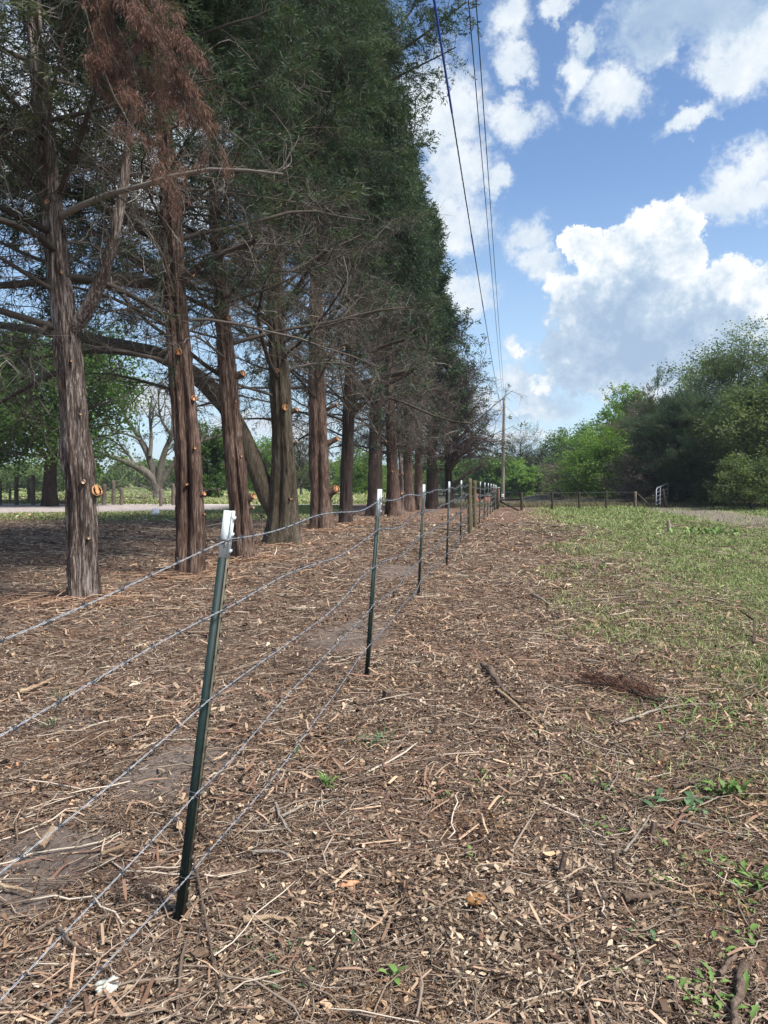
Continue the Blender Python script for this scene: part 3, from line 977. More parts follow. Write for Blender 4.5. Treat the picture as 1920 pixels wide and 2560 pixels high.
def cedar(idx, label, path, bark, H=15.5, seed=1, stubs=(), limbs=(), rust=(), groove=None, fork=None, nth=56, flute=0.16,
          nprim=80, z_lo=2.6, crown_r=2.9, green_r=7.6, green_l=3.2, leafs=1.0, Y0=10.0, top_r=1.0, twigm=None, right_cut=3.4, lw=0.15, tk=1.0, strips=0, lobes=5, right_r=None, nl1=18, K3=7, gdens=0.66):
    r = np.random.default_rng(seed)
    base = Vector(path[0][:3])
    root = empty('cedar_tree', (base.x, base.y, base.z), label, 'tree', 'cedars in the row behind the wire fence')
    pts = [np.array(p[:3], float) for p in path]; rads = [p[3] for p in path]
    pts[0][2] -= 0.15
    pts[0][1] -= 0.0
    last = pts[-1]
    dirn = nrm(pts[-1] - pts[-2])
    dirn = nrm(np.array([dirn[0] * 0.3, dirn[1] * 0.3, 1.0]))
    while last[2] < H - 0.3:
        last = last + dirn * min(1.6, H - last[2]) + np.array([r.normal(0, 0.05), r.normal(0, 0.05), 0])
        pts.append(last); rads.append(max(0.015, rads[-1] * (1 - 1.5 / max(2.0, H - last[2] + 2.2))))
    mb = MB()
    P, Rr, V = trunk_mesh(mb, pts, rads, seed, nth=nth, flute=flute, groove=groove, dz=0.035 if nth > 50 else 0.12, lobes=lobes, bark=0.034 if idx == 1 else 0.024, knots=1.0 if idx == 1 else 0.6)
    if strips: bark_strips(mb, V[: int(len(V) * 0.5)], r, strips)
    mb.build('trunk', bark, root)
    bb = MB()   # limbs and twigs
    fb = MB()   # green foliage
    db_ = MB()  # dead foliage
    # fork / heavy limbs
    ext, ext_r = [], []
    for (spec, r0, r1, *kind) in limbs:
        q = resample(limb_poly(spec, Y0), 9)
        if kind and kind[0] == 'stem':
            m2 = MB()
            trunk_mesh(m2, resample(limb_poly(spec, Y0), 12), np.linspace(r0, r1, 12), seed + 3, nth=28, dz=0.08, flute=0.12, flare=0, bark=0.006)
            if len(kind) > 1:
                e_ = q[-1]; dn = nrm(q[-1] - q[-2]); kk = 12; aa = np.arange(kk) * 2 * np.pi / kk
            m2.build('limb', bark, root)
            ext.append(q); ext_r.append(np.linspace(r0, r1, 9) * 0.6)
        else:
            ext.append(q); ext_r.append(np.linspace(r0, r1, 9))
    # primaries
    n = nprim
    z = z_lo + (H - 0.4 - z_lo) * (np.arange(n) + r.uniform(0, 1, n)) / n
    az = np.arange(n) * 2.399 + r.uniform(-0.4, 0.4, n)
    sgn = np.cos(az)      # +1 toward the fence (right)
    ok = ~((sgn > 0.15) & (z < right_cut))
    z, az, sgn = z[ok], az[ok], sgn[ok]; n = len(z)
    ti = np.array([int(np.argmin(np.abs(P[:, 2] - q))) for q in z])
    st = P[ti]
    u = (z - z_lo) / (H - z_lo)
    env = crown_r * np.clip(1.25 * (1 - u) ** 0.62, 0.16, 1.0) * top_r
    if right_r is not None: env = np.where(sgn > 0.2, env * right_r, env)
    env = env * np.where(sgn < 0, 1.2, 1.0) * r.uniform(0.62, 1.22, n)
    el = np.where(u < 0.3, r.uniform(-0.02, 0.45, n), r.uniform(0.25, 0.85, n)) + (np.where(sgn > -0.4, 0.38, 0.12) if idx >= 4 else 0.05)
    d = np.stack([np.cos(az) * np.cos(el), np.sin(az) * np.cos(el), np.sin(el)], -1)
    L = env / np.maximum(0.55, np.cos(el))
    S = 8
    prim = polylines(st, d, L, S, 0.085, np.where(u < 0.35, 0.03, -0.05), r)
    r0 = np.minimum(Rr[ti] * 0.33, 0.008 + 0.0095 * L) * r.uniform(0.6, 1.25, n)
    pr = r0[:, None] * np.linspace(1, 0.28, S)[None]
    tubes(bb, prim, pr, 6, np.clip(r.normal(0.42, 0.14, n), 0, 1))
    if ext:
        E = np.stack([resample(e, S) for e in ext]); Er = np.stack([np.interp(np.linspace(0, 1, S), np.linspace(0, 1, 9), e) for e in ext_r])
        tubes(bb, E, Er, 7, 0.4)
        prim = np.concatenate([prim, E]); pr = np.concatenate([pr, Er])
        uu = np.concatenate([u, np.full(len(E), 0.1)])
    else:
        uu = u
    # secondaries
    K = 15 if idx <= 6 else 12
    if idx <= 6: K3 += 2
    s_st, s_tg, s_rr, s_t = pick_on(prim, pr, K, 0.14, 1.0, r)
    Lp = np.repeat(np.linalg.norm(prim[:, -1] - prim[:, 0], axis=1), K)
    sd_ = perp_rot(s_tg, r.uniform(0.5, 1.25, len(s_st)), r)
    sL = np.clip(Lp, 0.8, 3.5) * r.uniform(0.16, 0.42, len(s_st)) * (1.15 - s_t * 0.55)
    sec = polylines(s_st, sd_, sL, 6, 0.22, 0.02, r)
    sr = np.minimum(s_rr * 0.6, 0.0042 + 0.0042 * sL)[:, None] * tk * np.linspace(1, 0.35, 6)[None]
    tubes(bb, sec, sr, 4, np.clip(r.normal(0.48, 0.2, len(sec)), 0, 1))
    # tertiaries
    t_st, t_tg, t_rr, t_t = pick_on(sec, sr, K3, 0.15, 1.0, r)
    td = perp_rot(t_tg, r.uniform(0.4, 1.1, len(t_st)), r)
    tL = r.uniform(0.18, 0.62, len(t_st))
    ter = polylines(t_st, td, tL, 5, 0.3, 0.06, r)
    trr = np.full(len(ter), 0.0034) * tk * r.uniform(0.7, 1.3, len(ter))
    tr = trr[:, None] * np.linspace(1, 0.4, 5)[None]
    tubes(bb, ter, tr, 3, np.clip(r.normal(0.5, 0.24, len(ter)), 0, 1))
    # green foliage on outer and upper twigs
    tip = ter[:, -1]; mid = ter[:, 2]
    ax = np.stack([np.interp(tip[:, 2], P[:, 2], P[:, k]) for k in (0, 1)], -1)
    dx = tip[:, 0] - ax[:, 0]; dist = np.linalg.norm(tip[:, :2] - ax, axis=1)
    side = np.clip(dx / 2.2, -1, 1)
    zg = green_r * (1 + side) / 2 + green_l * (1 - side) / 2
    nz = fbm(tip * 0.55 + seed * 7, 2, seed)
    outer = smooth(0.35, 0.9, dist / (crown_r * np.clip(1.2 * (1 - (tip[:, 2] - z_lo) / (H - z_lo)), 0.2, 1)))
    prob = (0.05 + 0.95 * smooth(-1.2, 2.6, tip[:, 2] - zg + (nz - 0.5) * 6)) * (0.3 + 0.7 * outer) * gdens
    g = r.uniform(0, 1, len(tip)) < prob
    gt = ter[g]
    shade = np.clip(nz[g] * 0.9 + r.normal(0, 0.12, g.sum()), 0, 1)
    for jj, (p, n_l) in enumerate(((gt[:, -1], nl1), (gt[:, 2], nl1 * 3 // 4))):
        dd = nrm(gt[:, -1] - gt[:, 0])
        sprays(fb, p, dd, r.uniform(0.16, 0.34, len(p)) * leafs, n_l, lw, r, shade, droop=0.15)
    if fb.n: fb.build('foliage', CEDAR_Y if seed % 3 == 0 else CEDAR, root)
    # dead rust foliage
    if rust:
        rp = []
        for (spec, cnt) in rust:
            q = resample(limb_poly(spec, Y0), S)
            for c_ in range(cnt):
                rp.append(q + r.normal(0, 0.07, 3) + np.linspace(0, 1, S)[:, None] * r.normal(0, 0.12, 3))
        RP = np.stack(rp); rR = np.full((len(RP), 1), 0.010) * np.linspace(1, 0.3, S)[None]
        tubes(bb, RP, rR, 5, 0.45)
        a_st, a_tg, a_rr, _ = pick_on(RP, rR, 17, 0.05, 1.0, r)
        ad = nrm(perp_rot(a_tg, r.uniform(0.25, 0.8, len(a_st)), r) + np.array([0.1, 0, -0.25]))
        aL = r.uniform(0.15, 0.42, len(a_st))
        aa = polylines(a_st, ad, aL, 5, 0.14, 0.10, r)
        tubes(bb, aa, np.full((len(aa), 1), 0.0035) * np.linspace(1, 0.4, 5)[None], 3, 0.4)
        b_st, b_tg, _, _ = pick_on(aa, np.full((len(aa), 5), 0.003), 9, 0.1, 1.0, r)
        bd = nrm(perp_rot(b_tg, r.uniform(0.2, 0.8, len(b_st)), r) + np.array([0.05, 0, -0.35]))
        sprays(db_, b_st, bd, r.uniform(0.09, 0.19, len(b_st)), 22, 0.085, r, np.clip(r.normal(0.5, 0.2, len(b_st)), 0, 1), droop=0.5, spread=0.42)
        db_.build('dead_foliage', RUST, root)
    bb.build('branches', twigm or TWIG, root)
    for sdef in stubs:
        stub(root, P, Rr, *sdef[:3], Y0, bark, CUT if len(sdef) < 4 else sdef[3])
    return root


def px_path(lst, Y, base_py=None):
    """trunk path from the photograph: (px, py, width px) at distance Y"""
    out = []
    for k, (px, py, w) in enumerate(lst):
        p = at(px, py, Y)
        if k == 0: p.z = hz(p.x, p.y)
        out.append((p.x, p.y, p.z, w * 0.86 / 2 / F * Y))
    return out


def dist_of(py):
    return ground_at(960, py).y


T1 = dist_of(1505); T2 = dist_of(1440); T3 = dist_of(1400); T4 = dist_of(1362); T5 = dist_of(1327); T6 = dist_of(1312)
T7 = dist_of(1290)
print('tree distances', T1, T2, T3, T4, T5, T6, T7)

cedar(1, 'nearest cedar, far left, grey peeling bark and a second stem forking right',
      px_path([(209, 1505, 76), (207, 1380, 76), (203, 1230, 82), (190, 1100, 74), (178, 950, 68), (165, 840, 66), (150, 700, 56), (130, 520, 50), (110, 350, 46), (95, 200, 42), (80, 20, 36)], T1),
      BARK_GREY, seed=3, Y0=T1, nth=104, groove=[(4.9, 0.25, 0.22), (4.1, 0.2, 0.15)], strips=900, H=14.5, green_r=7.6, green_l=4.4,
      stubs=[(243, 1226, 15), (208, 1204, 6, CUT_OLD), (154, 680, 4), (179, 902, 4), (202, 1035, 4, CUT_OLD), (116, 504, 6), (222, 1345, 5, CUT_OLD), (144, 345, 4)],
      limbs=[([(178, 830, 0), (235, 765, -0.1), (262, 690, -0.2), (285, 600, -0.2), (305, 500, -0.2), (322, 380, -0.2), (330, 240, -0.2)], 0.085, 0.035, 'stem'),
             ([(150, 690, 0), (250, 690, 0.1), (330, 740, 0.3), (410, 785, 0.8)], 0.05, 0.02),
             ([(120, 340, 0), (60, 330, -0.4), (-60, 300, -0.9)], 0.04, 0.015),
             ([(130, 800, 0), (60, 880, -0.5), (-40, 900, -1.2)], 0.03, 0.012),
             ([(150, 480, 0), (210, 330, -0.5), (260, 160, -0.9), (290, -30, -1.2)], 0.04, 0.015),
             ([(140, 560, 0), (60, 430, -0.3), (-40, 340, -0.8)], 0.03, 0.012)],
      rust=[([(240, -160, -1.2), (330, 20, -1.6), (430, 150, -1.9), (520, 300, -2.1), (590, 380, -2.1)], 2),
            ([(230, -120, -1.2), (300, 80, -1.5), (370, 240, -1.7), (450, 330, -1.9), (540, 430, -2.0)], 2),
            ([(220, -120, -1.0), (270, 60, -1.4), (330, 200, -1.6), (400, 330, -1.7)], 2),
            ([(260, -160, -1.2), (380, -20, -1.6), (450, 60, -1.9), (500, 140, -2.0)], 3),
            ([(200, -120, -1.0), (250, 20, -1.2), (270, 120, -1.3), (262, 190, -1.3)], 1)], right_cut=4.2, crown_r=2.7, leafs=0.8, nl1=34, gdens=0.85)

cedar(2, 'second cedar from the left, twin fused trunks with a deep groove',
      px_path([(474, 1440, 76), (474, 1300, 76), (470, 1150, 76), (458, 1000, 72), (445, 860, 66), (434, 720, 60), (425, 560, 56), (417, 420, 46), (405, 250, 36), (396, 60, 30)], T2),
      BARK_RED, seed=5, Y0=T2, nth=90, groove=[(4.85, 0.26, 0.72), (5.6, 0.15, 0.25), (4.1, 0.15, 0.2)], strips=700, H=15, green_r=7.4, green_l=4.0,
      stubs=[(481, 684, 8), (447, 880, 8), (485, 995, 7), (488, 1120, 4), (467, 1211, 4), (511, 1234, 6), (416, 756, 4, CUT_OLD), (512, 1285, 3)],
      limbs=[([(450, 700, 0), (500, 660, -0.2), (570, 630, -0.4), (636, 603, -0.6)], 0.055, 0.040),
             ([(430, 620, 0), (330, 560, 0.2), (200, 470, 0.4), (60, 455, 0.8), (-60, 460, 1.2)], 0.075, 0.04),
             ([(430, 720, 0), (300, 690, 0.4), (150, 700, 0.8), (-60, 720, 1.2)], 0.10, 0.05),
             ([(430, 420, 0), (460, 370, -0.3), (490, 300, -0.6), (560, 280, -1.0)], 0.035, 0.015),
             ([(440, 900, 0), (330, 880, 0.5), (200, 870, 1.2), (30, 910, 2.0)], 0.05, 0.02)], right_cut=3.6, leafs=0.9, nl1=30, gdens=0.85)

cedar(3, 'third cedar from the left, slim reddish trunk with a round cut at mid height',
      px_path([(612, 1400, 72), (603, 1300, 58), (590, 1180, 54), (578, 1060, 52), (570, 940, 52), (560, 830, 44), (550, 720, 34), (540, 600, 30), (533, 420, 26), (528, 250, 22)], T3),
      BARK_RED, seed=8, Y0=T3, nth=60, groove=[(4.9, 0.2, 0.35), (5.6, 0.15, 0.15)], strips=480, H=15, green_r=8.2, green_l=4.0,
      stubs=[(572, 795, 7), (608, 932, 9), (565, 706, 4), (604, 1140, 4), (542, 925, 4, CUT_OLD), (635, 1240, 8), (634, 1268, 5, CUT_OLD), (590, 1003, 3)],
      limbs=[([(550, 760, 0), (620, 700, -0.4), (700, 560, -0.8), (780, 500, -1.0)], 0.03, 0.012),
             ([(540, 640, 0), (610, 570, -0.5), (690, 590, -1.0)], 0.035, 0.02)], right_cut=3.8, nl1=28)

cedar(4, 'fourth cedar from the left, thick mossy trunk with a heavy left leaning limb',
      px_path([(708, 1362, 104), (711, 1300, 84), (710, 1180, 66), (706, 1090, 56), (702, 990, 62), (697, 900, 56), (690, 800, 52), (688, 700, 46), (690, 560, 38), (690, 380, 30), (692, 150, 24)], T4),
      BARK_MOSS, seed=10, Y0=T4, nth=64, groove=[(4.5, 0.22, 0.3), (5.3, 0.2, 0.25)], strips=300, H=15.5, green_r=9.3, green_l=5.0, flute=0.22,
      stubs=[(692, 927, 6), (713, 1018, 8), (743, 1023, 6), (744, 1104, 5, CUT_OLD), (740, 1245, 4), (728, 1247, 4)],
      limbs=[([(700, 1300, 0.1), (655, 1225, 0.1), (630, 1130, 0.1), (590, 1050, 0.2), (545, 975, 0.3), (480, 925, 0.4), (380, 880, 0.5)], 0.22, 0.16, 'stem'),
             ([(380, 880, 0.5), (250, 850, 0.8), (110, 830, 1.0), (-80, 800, 1.2)], 0.16, 0.07),
             ([(690, 820, 0), (620, 760, 0.2), (560, 690, 0.5), (520, 680, 1.0)], 0.06, 0.03),
             ([(700, 800, 0), (750, 700, -0.4), (800, 640, -0.8), (838, 607, -1.0)], 0.06, 0.035),
             ([(690, 620, 0), (740, 540, -0.6), (790, 470, -1.0)], 0.05, 0.02)], right_cut=3.8, nprim=90, nl1=26, K3=8)

cedar(5, 'fifth cedar from the left, straight brown trunk with a big low cut',
      px_path([(805, 1327, 66), (802, 1250, 58), (798, 1150, 54), (795, 1050, 50), (791, 940, 46), (790, 800, 40), (790, 640, 32), (792, 450, 26), (795, 200, 20)], T5),
      BARK_RED, seed=13, Y0=T5, nth=56, groove=[(4.6, 0.2, 0.3)], H=16.5, right_r=0.76, strips=160, green_r=9.6, green_l=6.5,
      stubs=[(828, 900, 5), (817, 914, 4), (861, 868, 4), (843, 1011, 5), (845, 1096, 7), (842, 1222, 11)],
      limbs=[([(800, 850, 0), (840, 770, -0.5), (880, 720, -1.0), (935, 757, -1.4)], 0.06, 0.03),
             ([(800, 300, 0), (900, 190, -0.3), (1010, 120, -0.6), (1090, 75, -0.8), (1165, 5, -1.0)], 0.06, 0.02),
             ([(800, 340, 0), (920, 230, -0.3), (1020, 165, -0.6), (1085, 165, -0.8), (1140, 118, -1.0)], 0.05, 0.015),
             ([(900, 190, -0.3), (980, 90, -0.4), (1040, 20, -0.5), (1080, -60, -0.5)], 0.05, 0.015)], nprim=86, leafs=1.1, lw=0.2, tk=1.25, nl1=22, K3=8)

cedar(6, 'sixth cedar from the left, slim dark trunk with a long sawn limb reaching right',
      px_path([(864, 1312, 40), (866, 1200, 36), (872, 1060, 34), (876, 900, 30), (880, 760, 26), (882, 600, 20)], T6),
      BARK_DARK, seed=16, Y0=T6, nth=48, H=17, right_r=0.7, green_r=8.8, green_l=6.0, top_r=1.08,
      stubs=[(896, 952, 5), (906, 1011, 7), (893, 1072, 3, CUT_OLD), (1034, 925, 6, CUT_OLD)],
      limbs=[([(885, 965, 0), (940, 945, -0.4), (1034, 926, -0.9)], 0.10, 0.085), ([(880, 900, 0), (930, 880, -0.5), (990, 850, -0.8), (1010, 850, -1)], 0.09, 0.05),
             ([(880, 1000, 0), (950, 975, -0.4), (1020, 1000, -0.8), (1100, 1065, -1.2), (1180, 1060, -1.5)], 0.05, 0.025)], nprim=86, leafs=1.2, lw=0.22, tk=1.4, nl1=20, K3=8)

specs = [
    # label, base px, base py, path, bark, H, crown, right_r
    ('seventh cedar from the left, broad blackish trunk beside the second white tipped post', 1290, [(936, 1290, 44), (938, 1180, 40), (940, 1040, 36), (946, 900, 26), (950, 760, 20)], BARK_DARK, 16.5, 3.2, 26, [(965, 1102, 5)]),
    ('eighth cedar from the left, brown trunk just right of the blackish one', 1289, [(985, 1289, 46), (982, 1190, 34), (976, 1080, 28), (974, 940, 22)], BARK_RED, 15.0, 3.1, 24, [(982, 1178, 4), (1008, 1184, 3)]),
    ('thin pale cedar stem with cuts between two thicker trunks', 1283, [(1005, 1283, 13), (1003, 1180, 11), (998, 1080, 10), (996, 980, 8)], BARK_GREY, 12.0, 2.0, 22, [(1006, 1232, 5)]),
    ('tenth cedar from the left, reddish trunk above the third white tipped post', 1278, [(1023, 1278, 36), (1020, 1180, 28), (1018, 1060, 24), (1020, 920, 18)], BARK_RED, 15.0, 2.5, 30, [(1047, 1068, 4, CUT_OLD)]),
    ('eleventh cedar from the left, narrow brown trunk deep in the row', 1275, [(1048, 1275, 28), (1046, 1180, 22), (1048, 1050, 18), (1052, 920, 14)], BARK_RED, 14.6, 2.3, 22, [(1063, 1120, 3)]),
    ('twelfth cedar from the left, dark stubby trunk with several sawn limbs', 1271, [(1082, 1271, 34), (1080, 1200, 30), (1078, 1120, 22), (1082, 1000, 16)], BARK_DARK, 10.8, 2.5, 26, [(1096, 1172, 4), (1075, 1160, 3)]),
    ('last cedar of the row, low crown sweeping right towards the utility pole', 1270, [(1124, 1270, 24), (1122, 1200, 20), (1118, 1120, 15)], BARK_DARK, 6.4, 3.0, 26, []),
]
for k, (lab, bpy_, path, bark, H, cr, sdv, st) in enumerate(specs):
    Yk = dist_of(bpy_)
    last_ = k == 6
    cedar(7 + k, lab, px_path(path, Yk), bark, seed=20 + k * 3 + (k == 2), Y0=Yk, nth=40, H=H, crown_r=cr, stubs=st, nprim=76 if not last_ else 100, K3=8 if k < 4 else 11,
          green_r=7.8 if k != 5 else 8.5, green_l=7.0, right_r=(0.68, 0.58, 0.7, 0.50, 0.50, 0.75, 1.0)[k], leafs=1.4, lw=0.27, tk=1.8, nl1=16, z_lo=2.3 if not last_ else 1.9, right_cut=2.4 if not last_ else 1.9, twigm=TWIG_P if k >= 4 else TWIG,
          limbs=[([(1124, 1225, 0), (1150, 1195, -0.3), (1180, 1178, -0.5), (1205, 1165, -0.7)], 0.11, 0.05),
                 ([(1120, 1180, 0), (1160, 1120, -0.5), (1210, 1110, -0.8), (1250, 1140, -1.0)], 0.07, 0.03),
                 ([(1120, 1150, 0), (1160, 1090, -0.5), (1200, 1085, -0.8), (1235, 1110, -1.0)], 0.07, 0.03)] +
                [([(1120, 1190 - 9 * q_, 0), (1150, 1140 - 12 * q_, 0.3 * (q_ % 3 - 1)), (1185 + 3 * (q_ % 4), 1105 - 9 * q_ + 6 * (q_ % 2), 0.6 * (q_ % 3 - 1)), (1228 + 6 * (q_ % 5) - 5 * q_, 1125 - 8 * q_, 0.8 * (q_ % 3 - 1))], 0.04, 0.015) for q_ in range(14)] if last_ else ())


# ------------------------------------------------------------------ the steel post and wire fence
POST_GREEN = simple('post_green_paint', (0.006, 0.020, 0.019), (0.016, 0.036, 0.032), 0.62, scale=45, bump=0.15, spec=0.4, zs=0.3)
POST_EDGE = simple('post_worn_edge', (0.05, 0.055, 0.04), (0.20, 0.16, 0.11), 0.6, scale=60, zs=0.4, bump=0.1)
POST_WHITE = simple('post_white_tip', (0.16, 0.10, 0.065), (0.60, 0.66, 0.66), 0.6, scale=48, stops=(0.36, 0.45), zs=0.35, bump=0.15)
WIRE = simple('galvanised_wire', (0.26, 0.27, 0.285), (0.52, 0.535, 0.55), 0.5, 0.35, scale=90, bump=0)
BARB = simple('barb_wire_dull', (0.06, 0.065, 0.075), (0.20, 0.21, 0.23), 0.5, 0.6, scale=90, bump=0)


def tpost(base, top, yaw, label, whl=0.19):
    root = empty('fence_post', base, label, 'fence post', 'steel fence posts with white tips')
    b = Vector(base); t_ = Vector(top)
    ax = (t_ - b); Lh = ax.length; ax.normalize()
    side = Vector((math.cos(yaw), math.sin(yaw), 0)); side = (side - ax * side.dot(ax)).normalized()
    fr = ax.cross(side)
    Rm = Matrix((side, fr, ax)).transposed()
    def bar(mb, x0, x1, y0, y1, z0, z1):
        v = []
        for z in (z0, z1):
            for (x, y) in ((x0, y0), (x1, y0), (x1, y1), (x0, y1)):
                v.append(b + Rm @ Vector((x, y, z)))
        mb.add(np.array([list(q) for q in v]), [[0, 3, 2, 1], [4, 5, 6, 7], [0, 1, 5, 4], [1, 2, 6, 5], [2, 3, 7, 6], [3, 0, 4, 7]])
    for (nm, z0, z1, mt) in (('lower_post', -0.1, Lh - whl, [POST_GREEN, POST_EDGE]), ('white_tip', Lh - whl + 0.001, Lh, [POST_WHITE, POST_WHITE])):
        mb = MB()
        bar(mb, -0.021, 0.003, -0.003, 0.003, z0, z1)      # flange, its flat face towards the camera
        n0 = len(mb.Q)
        bar(mb, 0.0055, 0.0115, -0.006, 0.034, z0, z1)
        bar(mb, 0.0032, 0.0053, -0.0015, 0.009, z0, z1)
        bar(mb, 0.0117, 0.0155, 0.010, 0.018, z0, z1)
        zz = 0.05
        while zz < Lh - 0.02:
            if z0 + 0.01 < zz < z1 - 0.01:
                # stud: a small hooked wedge on the face of the T
                s0 = [(0.0105, 0.0, zz - 0.012), (0.0105, 0.018, zz - 0.012), (0.0105, 0.018, zz + 0.004), (0.0105, 0.0, zz + 0.004),
                      (0.021, 0.003, zz + 0.000), (0.021, 0.015, zz + 0.000), (0.020, 0.015, zz + 0.007), (0.020, 0.003, zz + 0.007)]
                v = np.array([list(b + Rm @ Vector(q)) for q in s0])
                mb.add(v, [[0, 1, 2, 3], [4, 7, 6, 5], [0, 4, 5, 1], [1, 5, 6, 2], [2, 6, 7, 3], [3, 7, 4, 0]])
            zz += 0.054
        for q in range(n0, len(mb.Q)): mb.mq[q][:] = 1
        mb.build(nm, mt, root, smooth=False)
    return root, b, ax, Lh, Rm


ordn = ['nearest', 'second', 'third', 'fourth', 'fifth']
post_px = [((451, 2297), (576, 1277), 0.0), ((918, 1692), (951, 1223), 0.0), ((1047, 1486), (1061, 1211), 0.0), ((1117, 1414), (1124, 1204), 0), ((1152, 1360), (1154, 1201), 0)]
posts = []
for k, ((bx, by), (tx, ty), _) in enumerate(post_px):
    g = ground_at(bx, by)
    # the near post leans a little towards the camera's right
    tp = at(tx, ty, g.y)
    lab = {0: 'nearest green steel fence post, leaning right, with a chipped white tip', 1: 'second green steel fence post from the camera with a white top', 2: 'third steel fence post from the camera',
           3: 'fourth steel fence post from the camera', 4: 'fifth steel fence post, just before the round wooden posts'}[k]
    posts.append(tpost((g.x, g.y, hz(g.x, g.y)), tp, 0.15, lab, 0.155 if k == 0 else 0.2))
far_p = []
for k, Yp in enumerate([25.6, 28.4, 31.0, 33.4, 35.6, 37.6, 39.2]):
    X = 2.36 + (Yp - 21) * 0.187
    top = 1.42 - 0.2 * (k / 6)
    lab = ['first', 'second', 'third', 'fourth', 'fifth', 'sixth', 'last'][k] + ' thin white tipped steel post beyond the round wooden posts'
    far_p.append(tpost((X, Yp, hz(X, Yp)), Vector((X + 0.03, Yp, top)), 0.15, lab))

WOODP = bark_mat('weathered_post', (0.055, 0.042, 0.022), (0.135, 0.11, 0.06), (0.25, 0.21, 0.13), zs=0.1, sc=30)
WOODD = bark_mat('dark_post_wood', (0.02, 0.015, 0.012), (0.06, 0.045, 0.033), (0.15, 0.12, 0.09), zs=0.1, sc=30)
WOODG = bark_mat('grey_post_wood', (0.05, 0.04, 0.032), (0.14, 0.115, 0.09), (0.28, 0.24, 0.19), zs=0.1, sc=30)


def round_post(b, top, rad, label, mat, group=None, cat='fence post', name='wooden_post', parent=None):
    mb = MB()
    n = 14
    pts = np.array([np.array(b) + (np.array(top) - np.array(b)) * t for t in np.linspace(-0.08, 1, n)])
    pts[:, :2] += np.random.default_rng(int(abs(b[0]) * 100)).normal(0, rad * 0.05, (n, 2))
    mb.tube(pts, np.r_[np.full(n - 1, rad), rad * 0.93], 14)
    if parent is not None:
        return mb.build(name, mat, parent)
    o = mb.build(name, mat)
    return tag(o, label, cat, group)


g = ground_at(1174, 1333); round_post((g.x, g.y, 0), at(1174, 1196, g.y), 0.060, 'taller of two round weathered wooden posts standing close together in the fence', WOODP)
g2 = ground_at(1187, 1318); round_post((g2.x, g2.y, 0), at(1186, 1201, g2.y), 0.064, 'shorter round wooden post right behind the taller one in the fence', WOODP)
gc = ground_at(1243, 1272); round_post((gc.x, gc.y, 0), at(1243, 1219, gc.y), 0.085, 'round corner post where the wire fence meets the cross fence rail', WOODD)
gc2 = ground_at(1236, 1272); round_post((gc2.x - 0.05, gc2.y - 0.6, 0), at(1235, 1228, gc2.y - 0.6), 0.07, 'short dark wooden post just left of the corner post', WOODD)

# barbed wires
fence_pts = []
hs = [[1.14, 0.945, 0.655, 0.37, 0.14], None, None]
F0 = np.array([-1.29, -1.1])
rowh = []
knots = [(F0[0], F0[1], [1.12, 0.90, 0.62, 0.35, 0.12])]
base1 = ground_at(451, 2297)


def on_post(k, ys):
    """wire heights on post k read at pixel rows ys"""
    (root, b, ax, Lh, Rm) = posts[k]
    out = []
    for yy in ys:
        z = at(0, yy, b.y).z
        t = (z - b.z) / ax.z
        p = b + ax * t
        out.append((p.x + 0.012, p.y - 0.012, p.z))
    return out


W1 = on_post(0, [1346, 1525, 1744, 1973, 2185])
W2 = on_post(1, [1249, 1321, 1413, 1509, 1607])
W3 = on_post(2, [1230, 1276, 1336, 1392, 1452])
b3 = posts[2][1]
heights_rest = [[1.30, 1.10, 0.80, 0.50, 0.22]]
W4 = on_post(3, [1219, 1255, 1300, 1340, 1382])
W5 = on_post(4, [1213, 1242, 1275, 1306, 1338])
W6 = [(g.x - 0.04, g.y - 0.07, z) for z in (1.33, 1.08, 0.80, 0.52, 0.24)]
W6b = [(g2.x - 0.04, g2.y - 0.07, z) for z in (1.24, 0.98, 0.72, 0.46, 0.2)]
rest = []
for q in (0, 2, 4, 6):
    bq = far_p[q][1]
    rest.append([(bq.x, bq.y, z) for z in (1.2 - 0.02 * q, 0.95, 0.70, 0.46, 0.2)])
rest.append([(gc.x - 0.05, gc.y - 0.08, z) for z in (1.05, 0.85, 0.63, 0.42, 0.2)])
d0 = (W1[0][0] - W2[0][0], W1[0][1] - W2[0][1])
W0 = []
